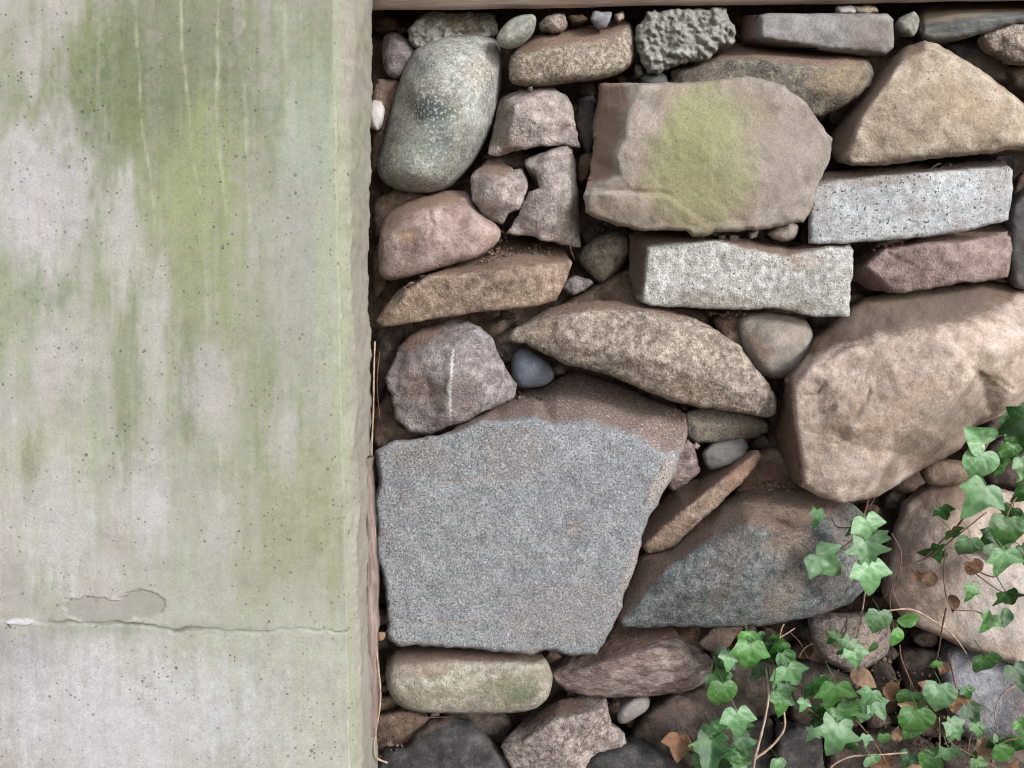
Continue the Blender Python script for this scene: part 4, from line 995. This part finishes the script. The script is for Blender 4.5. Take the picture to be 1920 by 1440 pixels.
# the return face: bare, brownish, greener at the arris
k = isside
nzs = fbm(pp[:, 2] * 1500, pp[:, 1] * 1500, 60, 61, 4)
ms = np.where(k, np.clip(0.85 + 0.3 * nzs, 0, 1), 0)
csd = np.where((wcol < 0.55)[:, None], np.array(lin((164, 168, 146), CG)), np.array(lin((164, 160, 146), .66)))
gz2 = sstep(0.1, 0.6, fbm(pp[:, 2] * 1500, pp[:, 1] * 1500, 200, 63, 3) + (0.25 - np.abs(ppy - 400) / 900))
csd = csd * (1 - 0.6 * gz2[:, None]) + np.array(lin((160, 164, 138), .66)) * 0.6 * gz2[:, None]
T3 = np.where(k[:, None], csd, T3); A = np.where(k, ms, A)
pi_ = np.arange(nz_ * ncol).reshape(nz_, ncol)
q = np.stack([pi_[:-1, :-1], pi_[:-1, 1:], pi_[1:, 1:], pi_[1:, :-1]], -1).reshape(-1, 4)
PFc = q.tolist(); n = len(pp)
back = [[XL, yb, zs[0]], [XL, yb, zs[-1]]]
PFc.append(list(pi_[::-1, 0]) + [n, n + 1]) if False else None
PFc.append([n] + list(map(int, pi_[:, 0])) + [n + 1])
PFc.append([n + 1] + list(map(int, pi_[-1, :])))
PFc.append([n + 1] + list(map(int, pi_[::-1, -1])) + [n])
allv = np.concatenate([pp, np.array(back)])
tint = np.concatenate([np.concatenate([T3, A[:, None]], 1), np.zeros((2, 4))])
pillar = mesh_obj('concrete_pillar', allv, PFc, MATS['concrete'], tint, None, (-0.45, 0, 0))
pillar['label'] = 'weathered concrete pillar with green algae streaks and a horizontal crack'
pillar['category'] = 'pillar'


# ------------------------------------------------------------------ timber
def wood_mat(key, cols, axis, s=30, bump=0.6):
    t = NT('wood_' + key)
    st = (0.06, 1, 1) if axis == 'x' else (1, 1, 0.06)
    v = t.coords(st)
    n1 = t.noise(v, s * 4, 6, 0.7, 0.3); n2 = t.noise(v, s * 14, 4, 0.7)
    c = t.ramp(n1, [(0.3, lin(cols[0])), (0.5, lin(cols[1])), (0.7, lin(cols[2]))])
    c = t.scale(c, t.mrange(n2, 0.3, 0.7, 0.8, 1.2))
    t.inp(t.b, 'Base Color', c); t.inp(t.b, 'Roughness', 0.85); t.b.inputs['Specular IOR Level'].default_value = 0.25
    t.bump(t.math('ADD', n1, t.math('MULTIPLY', n2, 0.5)), bump, 0.003)
    MATS[key] = t.m


wood_mat('beam', [(176, 156, 144), (212, 194, 182), (230, 214, 204)], 'x')
wood_mat('lath', [(108, 94, 86), (142, 126, 118), (172, 156, 148)], 'z', 40, 0.9)


def loft(name, secs, mat, parent=None, label=None, cap=True):
    secs = np.asarray(secs); m, kk = secs.shape[:2]
    V = secs.reshape(-1, 3); ix = np.arange(m * kk).reshape(m, kk)
    F = [(ix[j, i], ix[j, (i + 1) % kk], ix[j + 1, (i + 1) % kk], ix[j + 1, i]) for j in range(m - 1) for i in range(kk)]
    if cap:
        F += [tuple(ix[0, ::-1]), tuple(ix[-1, :])]
    ob = mesh_obj(name, V, F, mat, None, parent, None)
    bm_fix(ob)
    return ob


secs = []
for i in range(90):
    tt = i / 89
    x = float(W(690, 28, 0.0)[0]) + tt * 1.75
    zb = float(W(712, 23, 0.02)[2]) + 0.0115 * min(1, (x + 0.16) / 0.8)
    nn = lambda s_, sc=90: 0.0016 * float(fbm(np.array([x * 1000]), np.array([s_ * 37.0]), sc, 70 + s_, 3)[0])
    prof = [(0.20, 0.080), (0.014, 0.0 + nn(1)), (0.004, 0.002 + nn(2)), (-0.044, 0.036 + nn(3)), (-0.050, 0.044 + nn(4)), (-0.054, 0.056), (-0.054, 0.23), (-0.048, 0.236), (0.20, 0.236)]
    secs.append([(x, a, zb + b) for a, b in prof])
beam = loft('timber_beam', secs, MATS['beam'])
beam['label'] = 'weathered brown timber beam lying along the top of the wall'; beam['category'] = 'beam'

# rotten lath in the corner between pillar and stones
secs = []
ysamp = np.arange(860, 1384, 6.0)
for i, y in enumerate(ysamp):
    tt = i / (len(ysamp) - 1)
    l_ = 683 + 3 * (1 - tt) ** 2 + 1.5 * fbm(np.array([y]), np.array([3.0]), 40, 91, 3)[0]
    r_ = 696 + 11 * sstep(0, 0.5, tt) + 3.0 * fbm(np.array([y]), np.array([9.0]), 30, 92, 3)[0]
    if tt > 0.97:
        r_ -= 6 * (tt - .97) / .03
    yy = -0.052 + 0.004 * fbm(np.array([y]), np.array([1.0]), 60, 93, 3)[0]
    a = W(l_, y, yy); b = W(r_, y, yy + 0.004); mid = W((l_ + r_) / 2, y, yy - 0.003 - 0.0015 * abs(fbm(np.array([y]), np.array([5.0]), 20, 94, 2)[0]))
    m2 = W(l_ * .3 + r_ * .7, y, yy + 0.001 + 0.0015 * fbm(np.array([y]), np.array([15.0]), 20, 95, 2)[0])
    secs.append([a, mid, m2, b, b + np.array([0, 0.018, 0]), a + np.array([0, 0.018, 0])])
lath = loft('wooden_strip', secs, MATS['lath'])
lath['label'] = 'thin rotten wooden strip standing between pillar and largest slab'; lath['category'] = 'strip'


# ------------------------------------------------------------------ stems and twigs
def flat_mat(key, c1, c2, rough=0.8, scale=120):
    t = NT(key); v = t.coords()
    n1 = t.noise(v, scale, 4, 0.6)
    t.inp(t.b, 'Base Color', t.ramp(n1, [(0.35, lin(c1)), (0.65, lin(c2))])); t.inp(t.b, 'Roughness', rough)
    MATS[key] = t.m


flat_mat('twig_pale', (150, 124, 104), (196, 170, 148))
flat_mat('twig_brown', (92, 66, 52), (134, 100, 80))
flat_mat('twig_red', (112, 62, 52), (150, 96, 82))


def tube(name, pts, r0, r1, mat, parent=None, sides=6):
    """pts: (pixel x, pixel y, depth mm)"""
    P = np.array([W(p[0], p[1], p[2] / 1000.0) for p in pts])
    t = np.linspace(0, len(P) - 1, (len(P) - 1) * 6 + 1)
    out = []
    for q in t:            # Catmull-Rom
        i = min(int(q), len(P) - 2); f = q - i
        p0, p1, p2, p3 = P[max(i - 1, 0)], P[i], P[i + 1], P[min(i + 2, len(P) - 1)]
        out.append(0.5 * ((2 * p1) + (p2 - p0) * f + (2 * p0 - 5 * p1 + 4 * p2 - p3) * f * f + (3 * p1 - p0 - 3 * p2 + p3) * f ** 3))
    out = np.array(out)
    secs = []
    for i in range(len(out)):
        d = out[min(i + 1, len(out) - 1)] - out[max(i - 1, 0)]; d = d / (np.linalg.norm(d) + 1e-9)
        a = np.cross(d, [0, 1, 0.013]); a /= np.linalg.norm(a) + 1e-9
        b = np.cross(d, a)
        r = (r0 + (r1 - r0) * i / (len(out) - 1)) * (1 + 0.15 * math.sin(i * 1.7 + pts[0][0]))
        secs.append([out[i] + r * (a * math.cos(k_ * 6.2832 / sides) + b * math.sin(k_ * 6.2832 / sides)) for k_ in range(sides)])
    return loft(name, secs, mat, parent)


tw = tube('hanging_twig', [(703, 640, -4), (701, 700, -10), (700, 770, -14), (697, 840, -18), (698, 900, -26), (702, 980, -38), (704, 1080, -42), (704, 1187, -46), (708, 1240, -46), (713, 1290, -44), (712, 1325, -42), (705, 1370, -40),
                        (701, 1405, -36), (708, 1422, -30), (726, 1430, -20)], 0.0010, 0.0013, MATS['twig_pale'])
tw['label'] = 'thin dry twig hanging down the corner beside the pillar'; tw['category'] = 'twig'

# rootlets running through the joints
for pts in ([(1140, 1318, -2), (1132, 1335, -10), (1112, 1365, -14), (1092, 1392, -12), (1084, 1412, -8)], [(1395, 905, 24), (1425, 896, 10), (1450, 900, 4), (1485, 908, 6)], [(1073, 448, 20), (1070, 466, 10), (1077, 486, 14)],
            [(1645, 925, 4), (1634, 945, -12), (1622, 960, -20)], [(712, 660, 30), (707, 720, 16), (713, 790, 20)], [(1272, 1190, 30), (1300, 1222, 16), (1318, 1250, 24)], [(735, 1340, 20), (770, 1352, 8), (800, 1346, 14), (850, 1344, 20)],
            [(1290, 760, 40), (1320, 762, 24), (1350, 778, 20)], [(1655, 1120, -10), (1680, 1105, -22), (1705, 1118, -20)], [(1590, 1160, 0), (1575, 1190, -12), (1566, 1215, -10)], [(1480, 1185, 10), (1500, 1205, 0), (1515, 1235, 10)]):
    tube('rootlet', pts, .0007, .0004, MATS['twig_brown'], wall, 5)

# ------------------------------------------------------------------ ivy
def leaf_mat(key, dark, mid, light, rough=0.32, vein=None, trans=0.12, spec=0.5):
    t = NT(key); v = t.coords()
    n1 = t.noise(v, 55, 4, 0.6)
    c = t.ramp(n1, [(0.3, lin(dark)), (0.5, lin(mid)), (0.72, lin(light))])
    at = t.node('ShaderNodeAttribute', attribute_name='tint')
    c = t.mix(t.math('MULTIPLY', at.outputs['Alpha'], 0.6), c, lin(vein or light))
    oi = t.node('ShaderNodeObjectInfo')
    hs = t.node('ShaderNodeHueSaturation')
    t.l.new(c, hs.inputs['Color']); t.l.new(t.mrange(oi.outputs['Random'], 0, 1, 0.6, 1.3), hs.inputs['Value'])
    t.inp(t.b, 'Base Color', hs.outputs[0]); t.inp(t.b, 'Roughness', rough); t.b.inputs['Specular IOR Level'].default_value = spec
    n3 = t.noise(v, 260, 3, 0.6)
    t.bump(t.math('ADD', t.math('MULTIPLY', n3, 0.3), t.math('ADD', t.math('MULTIPLY', n1, 1.2), t.math('MULTIPLY', at.outputs['Alpha'], -0.7))), 0.35, 0.0012)
    if trans:
        tr = t.node('ShaderNodeBsdfTranslucent'); t.l.new(hs.outputs[0], tr.inputs[0])
        mx = t.node('ShaderNodeMixShader'); mx.inputs[0].default_value = trans
        t.l.new(t.b.outputs[0], mx.inputs[1]); t.l.new(tr.outputs[0], mx.inputs[2]); t.l.new(mx.outputs[0], t.out.inputs['Surface'])
    MATS[key] = t.m


leaf_mat('ivy_mid', (56, 104, 44), (80, 130, 62), (108, 154, 84), 0.24, (150, 186, 136))
leaf_mat('ivy_pale', (74, 116, 70), (100, 144, 94), (130, 168, 120), 0.30, (178, 204, 170))
leaf_mat('ivy_dark', (28, 66, 26), (42, 86, 36), (62, 108, 50), 0.26, (96, 142, 80))
leaf_mat('leaf_dead', (86, 62, 48), (122, 92, 70), (158, 128, 102), 0.75, (120, 84, 60), 0.1, 0.2)
leaf_mat('leaf_tan', (126, 100, 80), (158, 130, 106), (186, 160, 134), 0.75, (150, 116, 88), 0.1, 0.2)


def leaf_mesh(name, half, fold, curl, wave, seed, mat):
    """half: right side of the outline from the base (0,0) to the tip (0,1)"""
    rs = np.random.RandomState(seed)
    rt = [(x * rs.uniform(.93, 1.07), y * rs.uniform(.97, 1.03)) for x, y in half[1:-1]]
    lf = [(-x * rs.uniform(.9, 1.05), y * rs.uniform(.96, 1.04)) for x, y in half[1:-1]][::-1]
    ol = np.array([half[0]] + rt + [half[-1]] + lf)
    n = len(ol); fine = []
    for k in range(n):          # rounded bays, pointed lobes
        a, b, c_ = ol[k - 1], ol[k], ol[(k + 1) % n]
        u1, u2 = b - a, c_ - b
        cross = u1[0] * u2[1] - u1[1] * u2[0]; sharp = cross > 0 and (np.dot(u1, u2) / (np.linalg.norm(u1) * np.linalg.norm(u2))) < 0.62
        s_ = 0.16 if sharp else 0.5
        p0, p2 = b - u1 * s_, b + u2 * s_
        for f in (0.0, 0.2, 0.4, 0.6, 0.8) if not sharp else (0.0, 0.5, 0.999):
            fine.append(p0 * (1 - f) ** 2 + 2 * b * f * (1 - f) + p2 * f * f)
    fine = np.array(fine)
    keep = [i for i in range(len(fine)) if np.hypot(*(fine[i] - fine[i - 1])) > 0.008]
    fine = fine[keep]; m = len(fine)
    h = 0.055
    X, Y = np.meshgrid(np.arange(-0.8, 0.8, h), np.arange(-0.4, 1.05, h)); X, Y = X.ravel() + 0.003, Y.ravel()
    kk = inside(X, Y, fine); X, Y = X[kk], Y[kk]
    kk = edge_dist(X, Y, fine) > 0.035; X, Y = X[kk], Y[kk]
    P = np.concatenate([fine, np.stack([X, Y], -1)])
    res = delaunay_2d_cdt([Vector(p) for p in P.tolist()], [(i, (i + 1) % m) for i in range(m)], [], 1, 1e-5, True)
    v = np.array([[q.x, q.y] for q in res[0]]); x, y = v[:, 0], v[:, 1]
    z = fold * np.sqrt(x * x + 0.004) - curl * (y - 0.35) ** 2 - 0.25 * curl * x * x + wave * fbm(x * 100, y * 100, 34, seed, 3)
    ve = np.zeros(len(x))
    for (ex_, ey_) in [(0, 1)] + [p for p in half if p[0] > 0.3] + [(-p[0], p[1]) for p in half if p[0] > 0.3]:
        L = math.hypot(ex_, ey_); ux, uy = ex_ / L, ey_ / L
        s_ = x * ux + y * uy; dd = np.abs(x * uy - y * ux)
        ve = np.maximum(ve, np.where((s_ > 0) & (s_ < L * .95), np.exp(-(dd / 0.028) ** 2) * (1 - s_ / L * .6), 0))
    yc = 0.38
    V = np.stack([x, y - yc, z], -1); F = [tuple(f) for f in res[2]]
    tc_ = np.array([v[list(f)].mean(0) for f in F]); F = [f for f, q in zip(F, inside(tc_[:, 0], tc_[:, 1], fine)) if q]
    # petiole
    nb = len(V); PT = []
    for i in range(7):
        f = i / 6; c = np.array([0.05 * f, -yc - 0.26 * f, -0.60 * f * f - 0.012 + fold * .06]); rr = 0.013 + 0.004 * f
        for k in range(4):
            PT.append(c + rr * np.array([math.cos(k * 1.5708), 0, math.sin(k * 1.5708)]))
    for i in range(6):
        for k in range(4):
            F.append((nb + i * 4 + k, nb + i * 4 + (k + 1) % 4, nb + i * 4 + 4 + (k + 1) % 4, nb + i * 4 + 4 + k))
    V = np.concatenate([V, np.array(PT)]); ve = np.concatenate([ve, np.full(len(PT), 0.1)])
    me = bpy.data.meshes.new(name)
    me.from_pydata(V.tolist(), [], F)
    at = me.attributes.new('tint', 'FLOAT_COLOR', 'POINT')
    at.data.foreach_set('color', np.stack([ve * 0, ve * 0, ve * 0, ve], -1).astype(np.float32).ravel())
    me.polygons.foreach_set('use_smooth', [True] * len(me.polygons))
    me.materials.append(MATS[mat]); me.update()
    return me


FIVE = [(0, 0), (0.10, -0.12), (0.32, -0.24), (0.38, -0.08), (0.33, 0.04), (0.66, 0.20), (0.50, 0.30), (0.27, 0.36), (0.25, 0.52), (0.16, 0.76), (0, 1)]
THREE = [(0, 0), (0.12, -0.14), (0.34, -0.15), (0.46, 0.00), (0.64, 0.27), (0.46, 0.32), (0.29, 0.38), (0.26, 0.54), (0.15, 0.76), (0, 0.98)]
HEART = [(0, 0), (0.16, -0.12), (0.38, -0.10), (0.54, 0.10), (0.50, 0.36), (0.32, 0.62), (0.14, 0.84), (0, 1)]
OVATE = [(0, 0), (0.16, 0.04), (0.30, 0.20), (0.34, 0.42), (0.26, 0.66), (0.12, 0.86), (0, 1)]
SH = {'5': FIVE, '3': THREE, 'h': HEART, 'o': OVATE}
LM = {}


def lmesh(sh, mat, var):
    key = (sh, mat, var)
    if key not in LM:
        dead = mat in ('leaf_dead', 'leaf_tan')
        s = hash((sh, var)) % 1000 if False else (ord(sh) * 7 + var * 31) % 997
        LM[key] = leaf_mesh('leaf', SH[sh], (0.28, 0.42, 0.16)[var % 3] * (1.5 if dead else 1), (0.3, 0.15, 0.6)[var % 3] * (2 if dead else 1), 0.10 if dead else 0.055, s, mat)
    return LM[key]


rl = random.Random(8)


def leaf(parent, x, y, size, ang, Yd, mat, sh='3', tilt=None, roll=None, name='leaf'):
    """centre pixel, length in pixels, direction of the tip in the picture (0 right, 90 down), depth mm"""
    p = W(x, y, Yd / 1000.0); sc = size * 0.62e-3 * (D + Yd / 1000.0) / D
    a = math.radians(ang)
    tip = Vector((math.cos(a), 0, -math.sin(a))); nr = Vector((0, -1, 0)); xv = tip.cross(nr)
    R = Matrix((xv, tip, nr)).transposed().to_4x4()
    tl = rl.uniform(-30, 25) if tilt is None else tilt; ro = rl.uniform(-28, 28) if roll is None else roll
    R = R @ Matrix.Rotation(math.radians(tl), 4, 'X') @ Matrix.Rotation(math.radians(ro), 4, 'Y')
    o = bpy.data.objects.new(name, lmesh(sh, mat, rl.randrange(6))); COL.objects.link(o)
    base = parent.location if parent else Vector((0, 0, 0))
    o.matrix_world = Matrix.Translation(Vector(p.tolist()) - base) @ R @ Matrix.Diagonal((sc, sc, sc, 1))
    if parent:
        o.parent = parent
        o.matrix_parent_inverse = Matrix.Identity(4)
    return o


def vine(label, base, leaves, stems, extra=()):
    e = bpy.data.objects.new('ivy_vine', None); COL.objects.link(e)
    e.location = W(*base[:2], base[2] / 1000.0).tolist()
    e['label'] = label; e['category'] = 'ivy'; e['group'] = 'ivy vines growing over the wall'
    for (m, r0, r1, pts) in stems:
        tube('stem', pts, r0, r1, MATS[m], e)
    for q in leaves:
        leaf(e, *q)
    for (x0, y0, x1, y1, n_) in extra:      # the smaller and darker leaves of the same shoots, half hidden behind
        for _ in range(n_):
            leaf(e, rl.uniform(x0, x1), rl.uniform(y0, y1), rl.uniform(22, 54), rl.uniform(40, 140), rl.uniform(-30, -6), rl.choice([K_, K_, M_, M_, P_]), rl.choice('33h5'))
    return e


P_, M_, K_ = 'ivy_pale', 'ivy_mid', 'ivy_dark'
vine('ivy hanging at the right margin over the pale boulder', (1930, 760, 20),
     [(1832, 820, 62, 215, -92, P_, 'h', 10, -8), (1836, 872, 66, 100, -94, P_, 'h', -10, 10), (1830, 938, 84, 118, -96, P_, '3', -5, 0), (1903, 797, 66, 140, -70, K_, '3'), (1907, 832, 60, 60, -60, K_, '5'),
      (1893, 845, 36, 100, -76, M_, 'h'), (1914, 876, 46, 80, -70, P_, '3'), (1890, 965, 44, 110, -50, K_, '3'), (1887, 996, 66, 95, -84, M_, 'h'), (1877, 1055, 66, 92, -88, P_, '3'), (1813, 1027, 52, 95, -70, P_, 'h', -25, 5),
      (1747, 1035, 46, 160, -40, K_, '5'), (1770, 962, 36, 60, -40, K_, '3'), (1820, 1112, 38, 110, -60, M_, '5'), (1892, 1120, 54, 50, -72, K_, '5'), (1884, 1154, 42, 110, -70, K_, 'o'), (1852, 1168, 44, 120, -62, M_, '5'),
      (1918, 1040, 50, 70, -66, K_, '3'), (1850, 1010, 40, 130, -52, K_, '3'), (1915, 925, 46, 120, -60, K_, 'h'), (1790, 1000, 36, 40, -46, K_, '3'), (1870, 870, 44, 200, -40, K_, '3'), (1925, 985, 46, 60, -66, M_, '3')],
     [('twig_brown', .0016, .0009, [(1940, 760, -30), (1880, 800, -50), (1842, 850, -80), (1835, 920, -84), (1800, 980, -60), (1770, 1010, -45), (1735, 1045, -40)]),
      ('twig_brown', .0012, .0007, [(1940, 900, -40), (1900, 940, -60), (1880, 1000, -70), (1870, 1080, -66), (1815, 1062, -50), (1870, 1105, -62), (1905, 1120, -60)]),
      ('twig_brown', .0010, .0007, [(1772, 1030, -44), (1770, 1090, -50), (1785, 1140, -50), (1830, 1146, -54), (1862, 1165, -56)]),
      ('twig_brown', .0010, .0008, [(1690, 1060, -30), (1740, 1045, -40), (1800, 1000, -44), (1850, 960, -40)]),
      ('twig_brown', .0012, .0008, [(1774, 1140, -46), (1766, 1180, -40), (1760, 1220, -20), (1752, 1245, -10)])],
     [(1870, 780, 1930, 900, 7), (1850, 930, 1925, 1060, 5)])
vine('ivy drooping in front of the dark rusty boulder', (1640, 960, 10),
     [(1628, 995, 66, 75, -76, P_, '3', -6, -6), (1625, 1040, 70, 84, -84, P_, '5', 4, 8), (1632, 1085, 74, 84, -88, P_, '3', 0, 0), (1553, 1058, 76, 40, -78, P_, '3', 0, 0), (1533, 970, 36, 100, -56, K_, '5'), (1600, 990, 40, 130, -62, M_, '3'),
      (1655, 1010, 42, 20, -76, P_, '3')],
     [('twig_brown', .0010, .0007, [(1630, 930, 10), (1622, 960, -40), (1612, 985, -56), (1570, 988, -58), (1557, 965, -54), (1536, 968, -54)]), ('twig_brown', .0010, .0007, [(1612, 985, -56), (1600, 1010, -60), (1560, 1040, -64)]),
      ('twig_pale', .0011, .0008, [(1625, 1060, -66), (1622, 1110, -50), (1612, 1170, -30), (1602, 1205, -20)]), ('twig_brown', .0010, .0007, [(1672, 1000, -20), (1690, 1040, -30), (1680, 1090, -30), (1668, 1120, -30), (1676, 1180, -26)])])
vine('ivy clump with pale woody stems around the bottom centre', (1420, 1440, 20),
     [(1399, 1198, 44, 95, -34, M_, 'h'), (1404, 1233, 70, 95, -44, M_, '3', -10, 0), (1440, 1228, 52, 60, -24, K_, '3'), (1367, 1240, 40, 100, -40, P_, '3'), (1472, 1240, 44, 70, -36, K_, 'h'), (1456, 1272, 50, 95, -44, P_, '3'), (1485, 1266, 62, 60, -48, P_, '3', -12, 6),
      (1474, 1297, 40, 70, -46, P_, '5'), (1464, 1321, 50, 100, -34, M_, '3'), (1353, 1303, 64, 95, -50, M_, 'h', -10, -10), (1384, 1357, 66, 84, -58, P_, '3', 0, 0), (1343, 1378, 56, 60, -24, K_, '3'), (1331, 1418, 80, 100, -36, K_, '5'), (1366, 1412, 34, 330, -40, M_, '3'),
      (1388, 1434, 40, 200, -50, P_, 'h'), (1455, 1437, 40, 100, -50, P_, 'h'), (1420, 1260, 40, 130, -20, K_, '3'), (1300, 1400, 46, 80, -16, K_, '3'), (1350, 1445, 60, 70, -40, K_, '3'), (1430, 1200, 34, 20, -20, K_, 'h')],
     [('twig_pale', .0019, .0012, [(1411, 1450, -44), (1416, 1420, -46), (1424, 1390, -46), (1436, 1340, -40), (1441, 1300, -34), (1436, 1250, -26)]), ('twig_pale', .0017, .0012, [(1413, 1424, -47), (1436, 1408, -46), (1455, 1390, -46), (1471, 1365, -44), (1470, 1335, -40)]),
      ('twig_pale', .0011, .0009, [(1464, 1235, -30), (1462, 1200, -20), (1465, 1180, 0), (1470, 1170, 10)]), ('twig_pale', .0009, .0007, [(1463, 1195, -16), (1478, 1186, -14), (1490, 1178, -10)]), ('twig_brown', .0008, .0006, [(1385, 1335, -40), (1370, 1315, -36), (1362, 1290, -30)]),
      ('twig_brown', .0009, .0007, [(1498, 1232, -14), (1508, 1216, -12), (1524, 1206, -12)])],
     [(1340, 1190, 1490, 1300, 6), (1310, 1360, 1400, 1440, 5)])
vine('glossy ivy clump climbing over the leaf litter beneath the mossy-spotted stone', (1590, 1440, 20),
     [(1506, 1323, 30, 110, -40, P_, '3'), (1528, 1292, 56, 60, -26, K_, '3'), (1560, 1305, 76, 95, -52, M_, '3', -18, -8), (1580, 1347, 56, 60, -46, M_, '3'), (1566, 1388, 82, 100, -54, P_, '5', 0, 5), (1602, 1330, 40, 40, -40, M_, 'h'), (1627, 1308, 46, 110, -44, P_, '3'), (1618, 1335, 42, 100, -40, P_, 'h'),
      (1648, 1330, 44, 60, -40, P_, '3'), (1624, 1388, 24, 100, -40, P_, '3'), (1658, 1386, 26, 80, -40, M_, 'h'), (1632, 1428, 40, 80, -46, P_, 'h'), (1545, 1345, 50, 150, -26, K_, '3'), (1590, 1300, 40, 30, -20, K_, '3'),
      (1646, 1166, 54, 95, -44, P_, 'h', -6, 0), (1585, 1214, 44, 120, -34, P_, '5'), (1604, 1233, 48, 80, -38, P_, '3'), (1638, 1213, 32, 110, -30, M_, 'o'), (1700, 1162, 50, 355, -46, M_, 'o', 0, 10), (1681, 1192, 48, 95, -46, M_, 'o', 0, -10), (1562, 1197, 30, 130, -18, K_, '5')],
     [('twig_pale', .0013, .0009, [(1556, 1440, -36), (1572, 1428, -38), (1600, 1418, -40), (1650, 1415, -38), (1700, 1411, -34)]), ('twig_pale', .0012, .0008, [(1650, 1148, -36), (1690, 1142, -40), (1716, 1145, -42), (1750, 1164, -40), (1785, 1190, -30), (1803, 1212, -20), (1812, 1226, -10)]),
      ('twig_brown', .0012, .0009, [(1687, 1210, -30), (1690, 1235, -20), (1704, 1270, -10), (1714, 1296, -6)]), ('twig_brown', .0010, .0008, [(1622, 1110, -46), (1616, 1150, -30), (1608, 1190, -24), (1598, 1225, -24)]), ('twig_brown', .0009, .0007, [(1588, 1150, -10), (1586, 1180, -14), (1582, 1205, -20)]),
      ('twig_brown', .0010, .0008, [(1490, 1312, -30), (1530, 1340, -28), (1560, 1370, -30), (1580, 1390, -30)]), ('twig_brown', .0010, .0008, [(1605, 1350, -30), (1630, 1380, -30), (1650, 1410, -36), (1670, 1445, -36)]), ('twig_brown', .0009, .0007, [(1690, 1140, -30), (1676, 1115, -26), (1668, 1070, -26)])],
     [(1500, 1270, 1640, 1400, 9)])
vine('scattered ivy sprays over the violet-grey boulder, bottom right', (1800, 1440, 20),
     [(1717, 1356, 72, 88, -44, M_, 'h', -14, 6), (1762, 1308, 64, 92, -40, P_, 'h', 0, 12), (1793, 1370, 46, 60, -40, P_, '3'), (1780, 1416, 52, 70, -48, P_, '5'), (1742, 1428, 44, 100, -40, M_, 'h'), (1882, 1412, 70, 45, -44, M_, 'o', -10, 10), (1866, 1386, 20, 280, -40, P_, 'o'), (1834, 1370, 32, 80, -26, M_, '3'),
      (1847, 1248, 60, 80, -38, K_, 'h'), (1910, 1270, 56, 70, -40, K_, '3'), (1913, 1360, 34, 60, -40, M_, '3'), (1751, 1248, 32, 130, -30, M_, 'h'), (1815, 1300, 30, 70, -22, K_, '3'), (1700, 1425, 36, 120, -30, K_, '3'), (1830, 1440, 44, 90, -40, M_, '3')],
     [('twig_pale', .0010, .0008, [(1908, 1282, -30), (1885, 1296, -28), (1870, 1318, -26), (1866, 1345, -26), (1872, 1372, -26)]), ('twig_brown', .0011, .0008, [(1778, 1225, -10), (1786, 1262, -16), (1795, 1300, -16)]), ('twig_brown', .0010, .0008, [(1765, 1375, -30), (1790, 1398, -34), (1830, 1420, -34), (1870, 1440, -34)]),
      ('twig_brown', .0009, .0008, [(1935, 1380, -30), (1890, 1388, -34), (1868, 1400, -34)]), ('twig_pale', .0009, .0007, [(1761, 1345, -30), (1762, 1390, -34), (1758, 1425, -36)]), ('twig_brown', .0009, .0007, [(1822, 1370, -24), (1816, 1400, -28), (1812, 1420, -30)])],
     [(1690, 1300, 1800, 1430, 6), (1820, 1330, 1915, 1435, 5)])

# ------------------------------------------------------------------ dry leaves caught among the stones
for (x, y, s, a, d, m, sh, lb) in (
        (1273, 1402, 62, 100, -26, 'leaf_dead', '3', 'curled orange-brown dead leaf above the near-black stone'),
        (1616, 1270, 66, 20, -14, 'leaf_tan', 'o', 'pinkish dead leaf below the round speckled stone'),
        (1705, 1322, 56, 190, -20, 'leaf_tan', '3', 'tan dead leaf lying among ivy above the heart-shaped green leaf'),
        (1790, 1318, 56, 80, -14, 'leaf_dead', '3', 'brown dead leaf in front of the violet-grey boulder'),
        (1838, 1403, 56, 110, -20, 'leaf_tan', 'h', 'pale tan dead leaf near the bottom right corner'),
        (1682, 1380, 40, 280, -16, 'leaf_tan', 'o', 'narrow upright dead leaf in the bottom litter'),
        (1722, 1432, 60, 200, -22, 'leaf_tan', 'h', 'yellowish dead leaf at the bottom edge'),
        (1766, 1252, 34, 100, -20, 'leaf_dead', 'h', 'small dark dead leaf beside a round green ivy leaf'),
        (1828, 1068, 50, 70, -48, 'leaf_dead', 'h', 'russet dead leaf hanging in ivy on the pale boulder'),
        (1786, 1128, 48, 85, -46, 'leaf_dead', 'o', 'brown dead leaf on the lower face of the pale boulder'),
        (1718, 1082, 34, 60, -40, 'leaf_dead', '3', 'dark shrivelled leaf on the left of the pale boulder'),
        (1745, 1085, 50, 110, -34, 'leaf_tan', 'o', 'yellow-brown faded leaf flat on the pale boulder'),
        (1668, 1300, 50, 60, 0, 'leaf_dead', 'h', 'dark red-brown leaf in the hollow between ivy clumps'),
        (1660, 1430, 60, 10, -10, 'leaf_dead', '3', 'brown leaf in the litter at the bottom edge'),
        (1740, 1300, 54, 130, -8, 'leaf_tan', '3', 'ragged light brown leaf left of the violet-grey boulder'),
        (1890, 1440, 60, 330, -14, 'leaf_dead', 'h', 'dark brown leaf in the bottom right corner'),
        (714, 1192, 34, 150, -34, 'leaf_tan', 'o', 'faded leaf scrap stuck between wooden strip and largest slab')):
    o = leaf(None, x, y, s * (0.78 if s < 55 else 0.9), a, d, m, sh, None, None, 'dry_leaf')
    o['label'] = lb; o['category'] = 'leaf'; o['group'] = 'dead leaves caught in the wall'
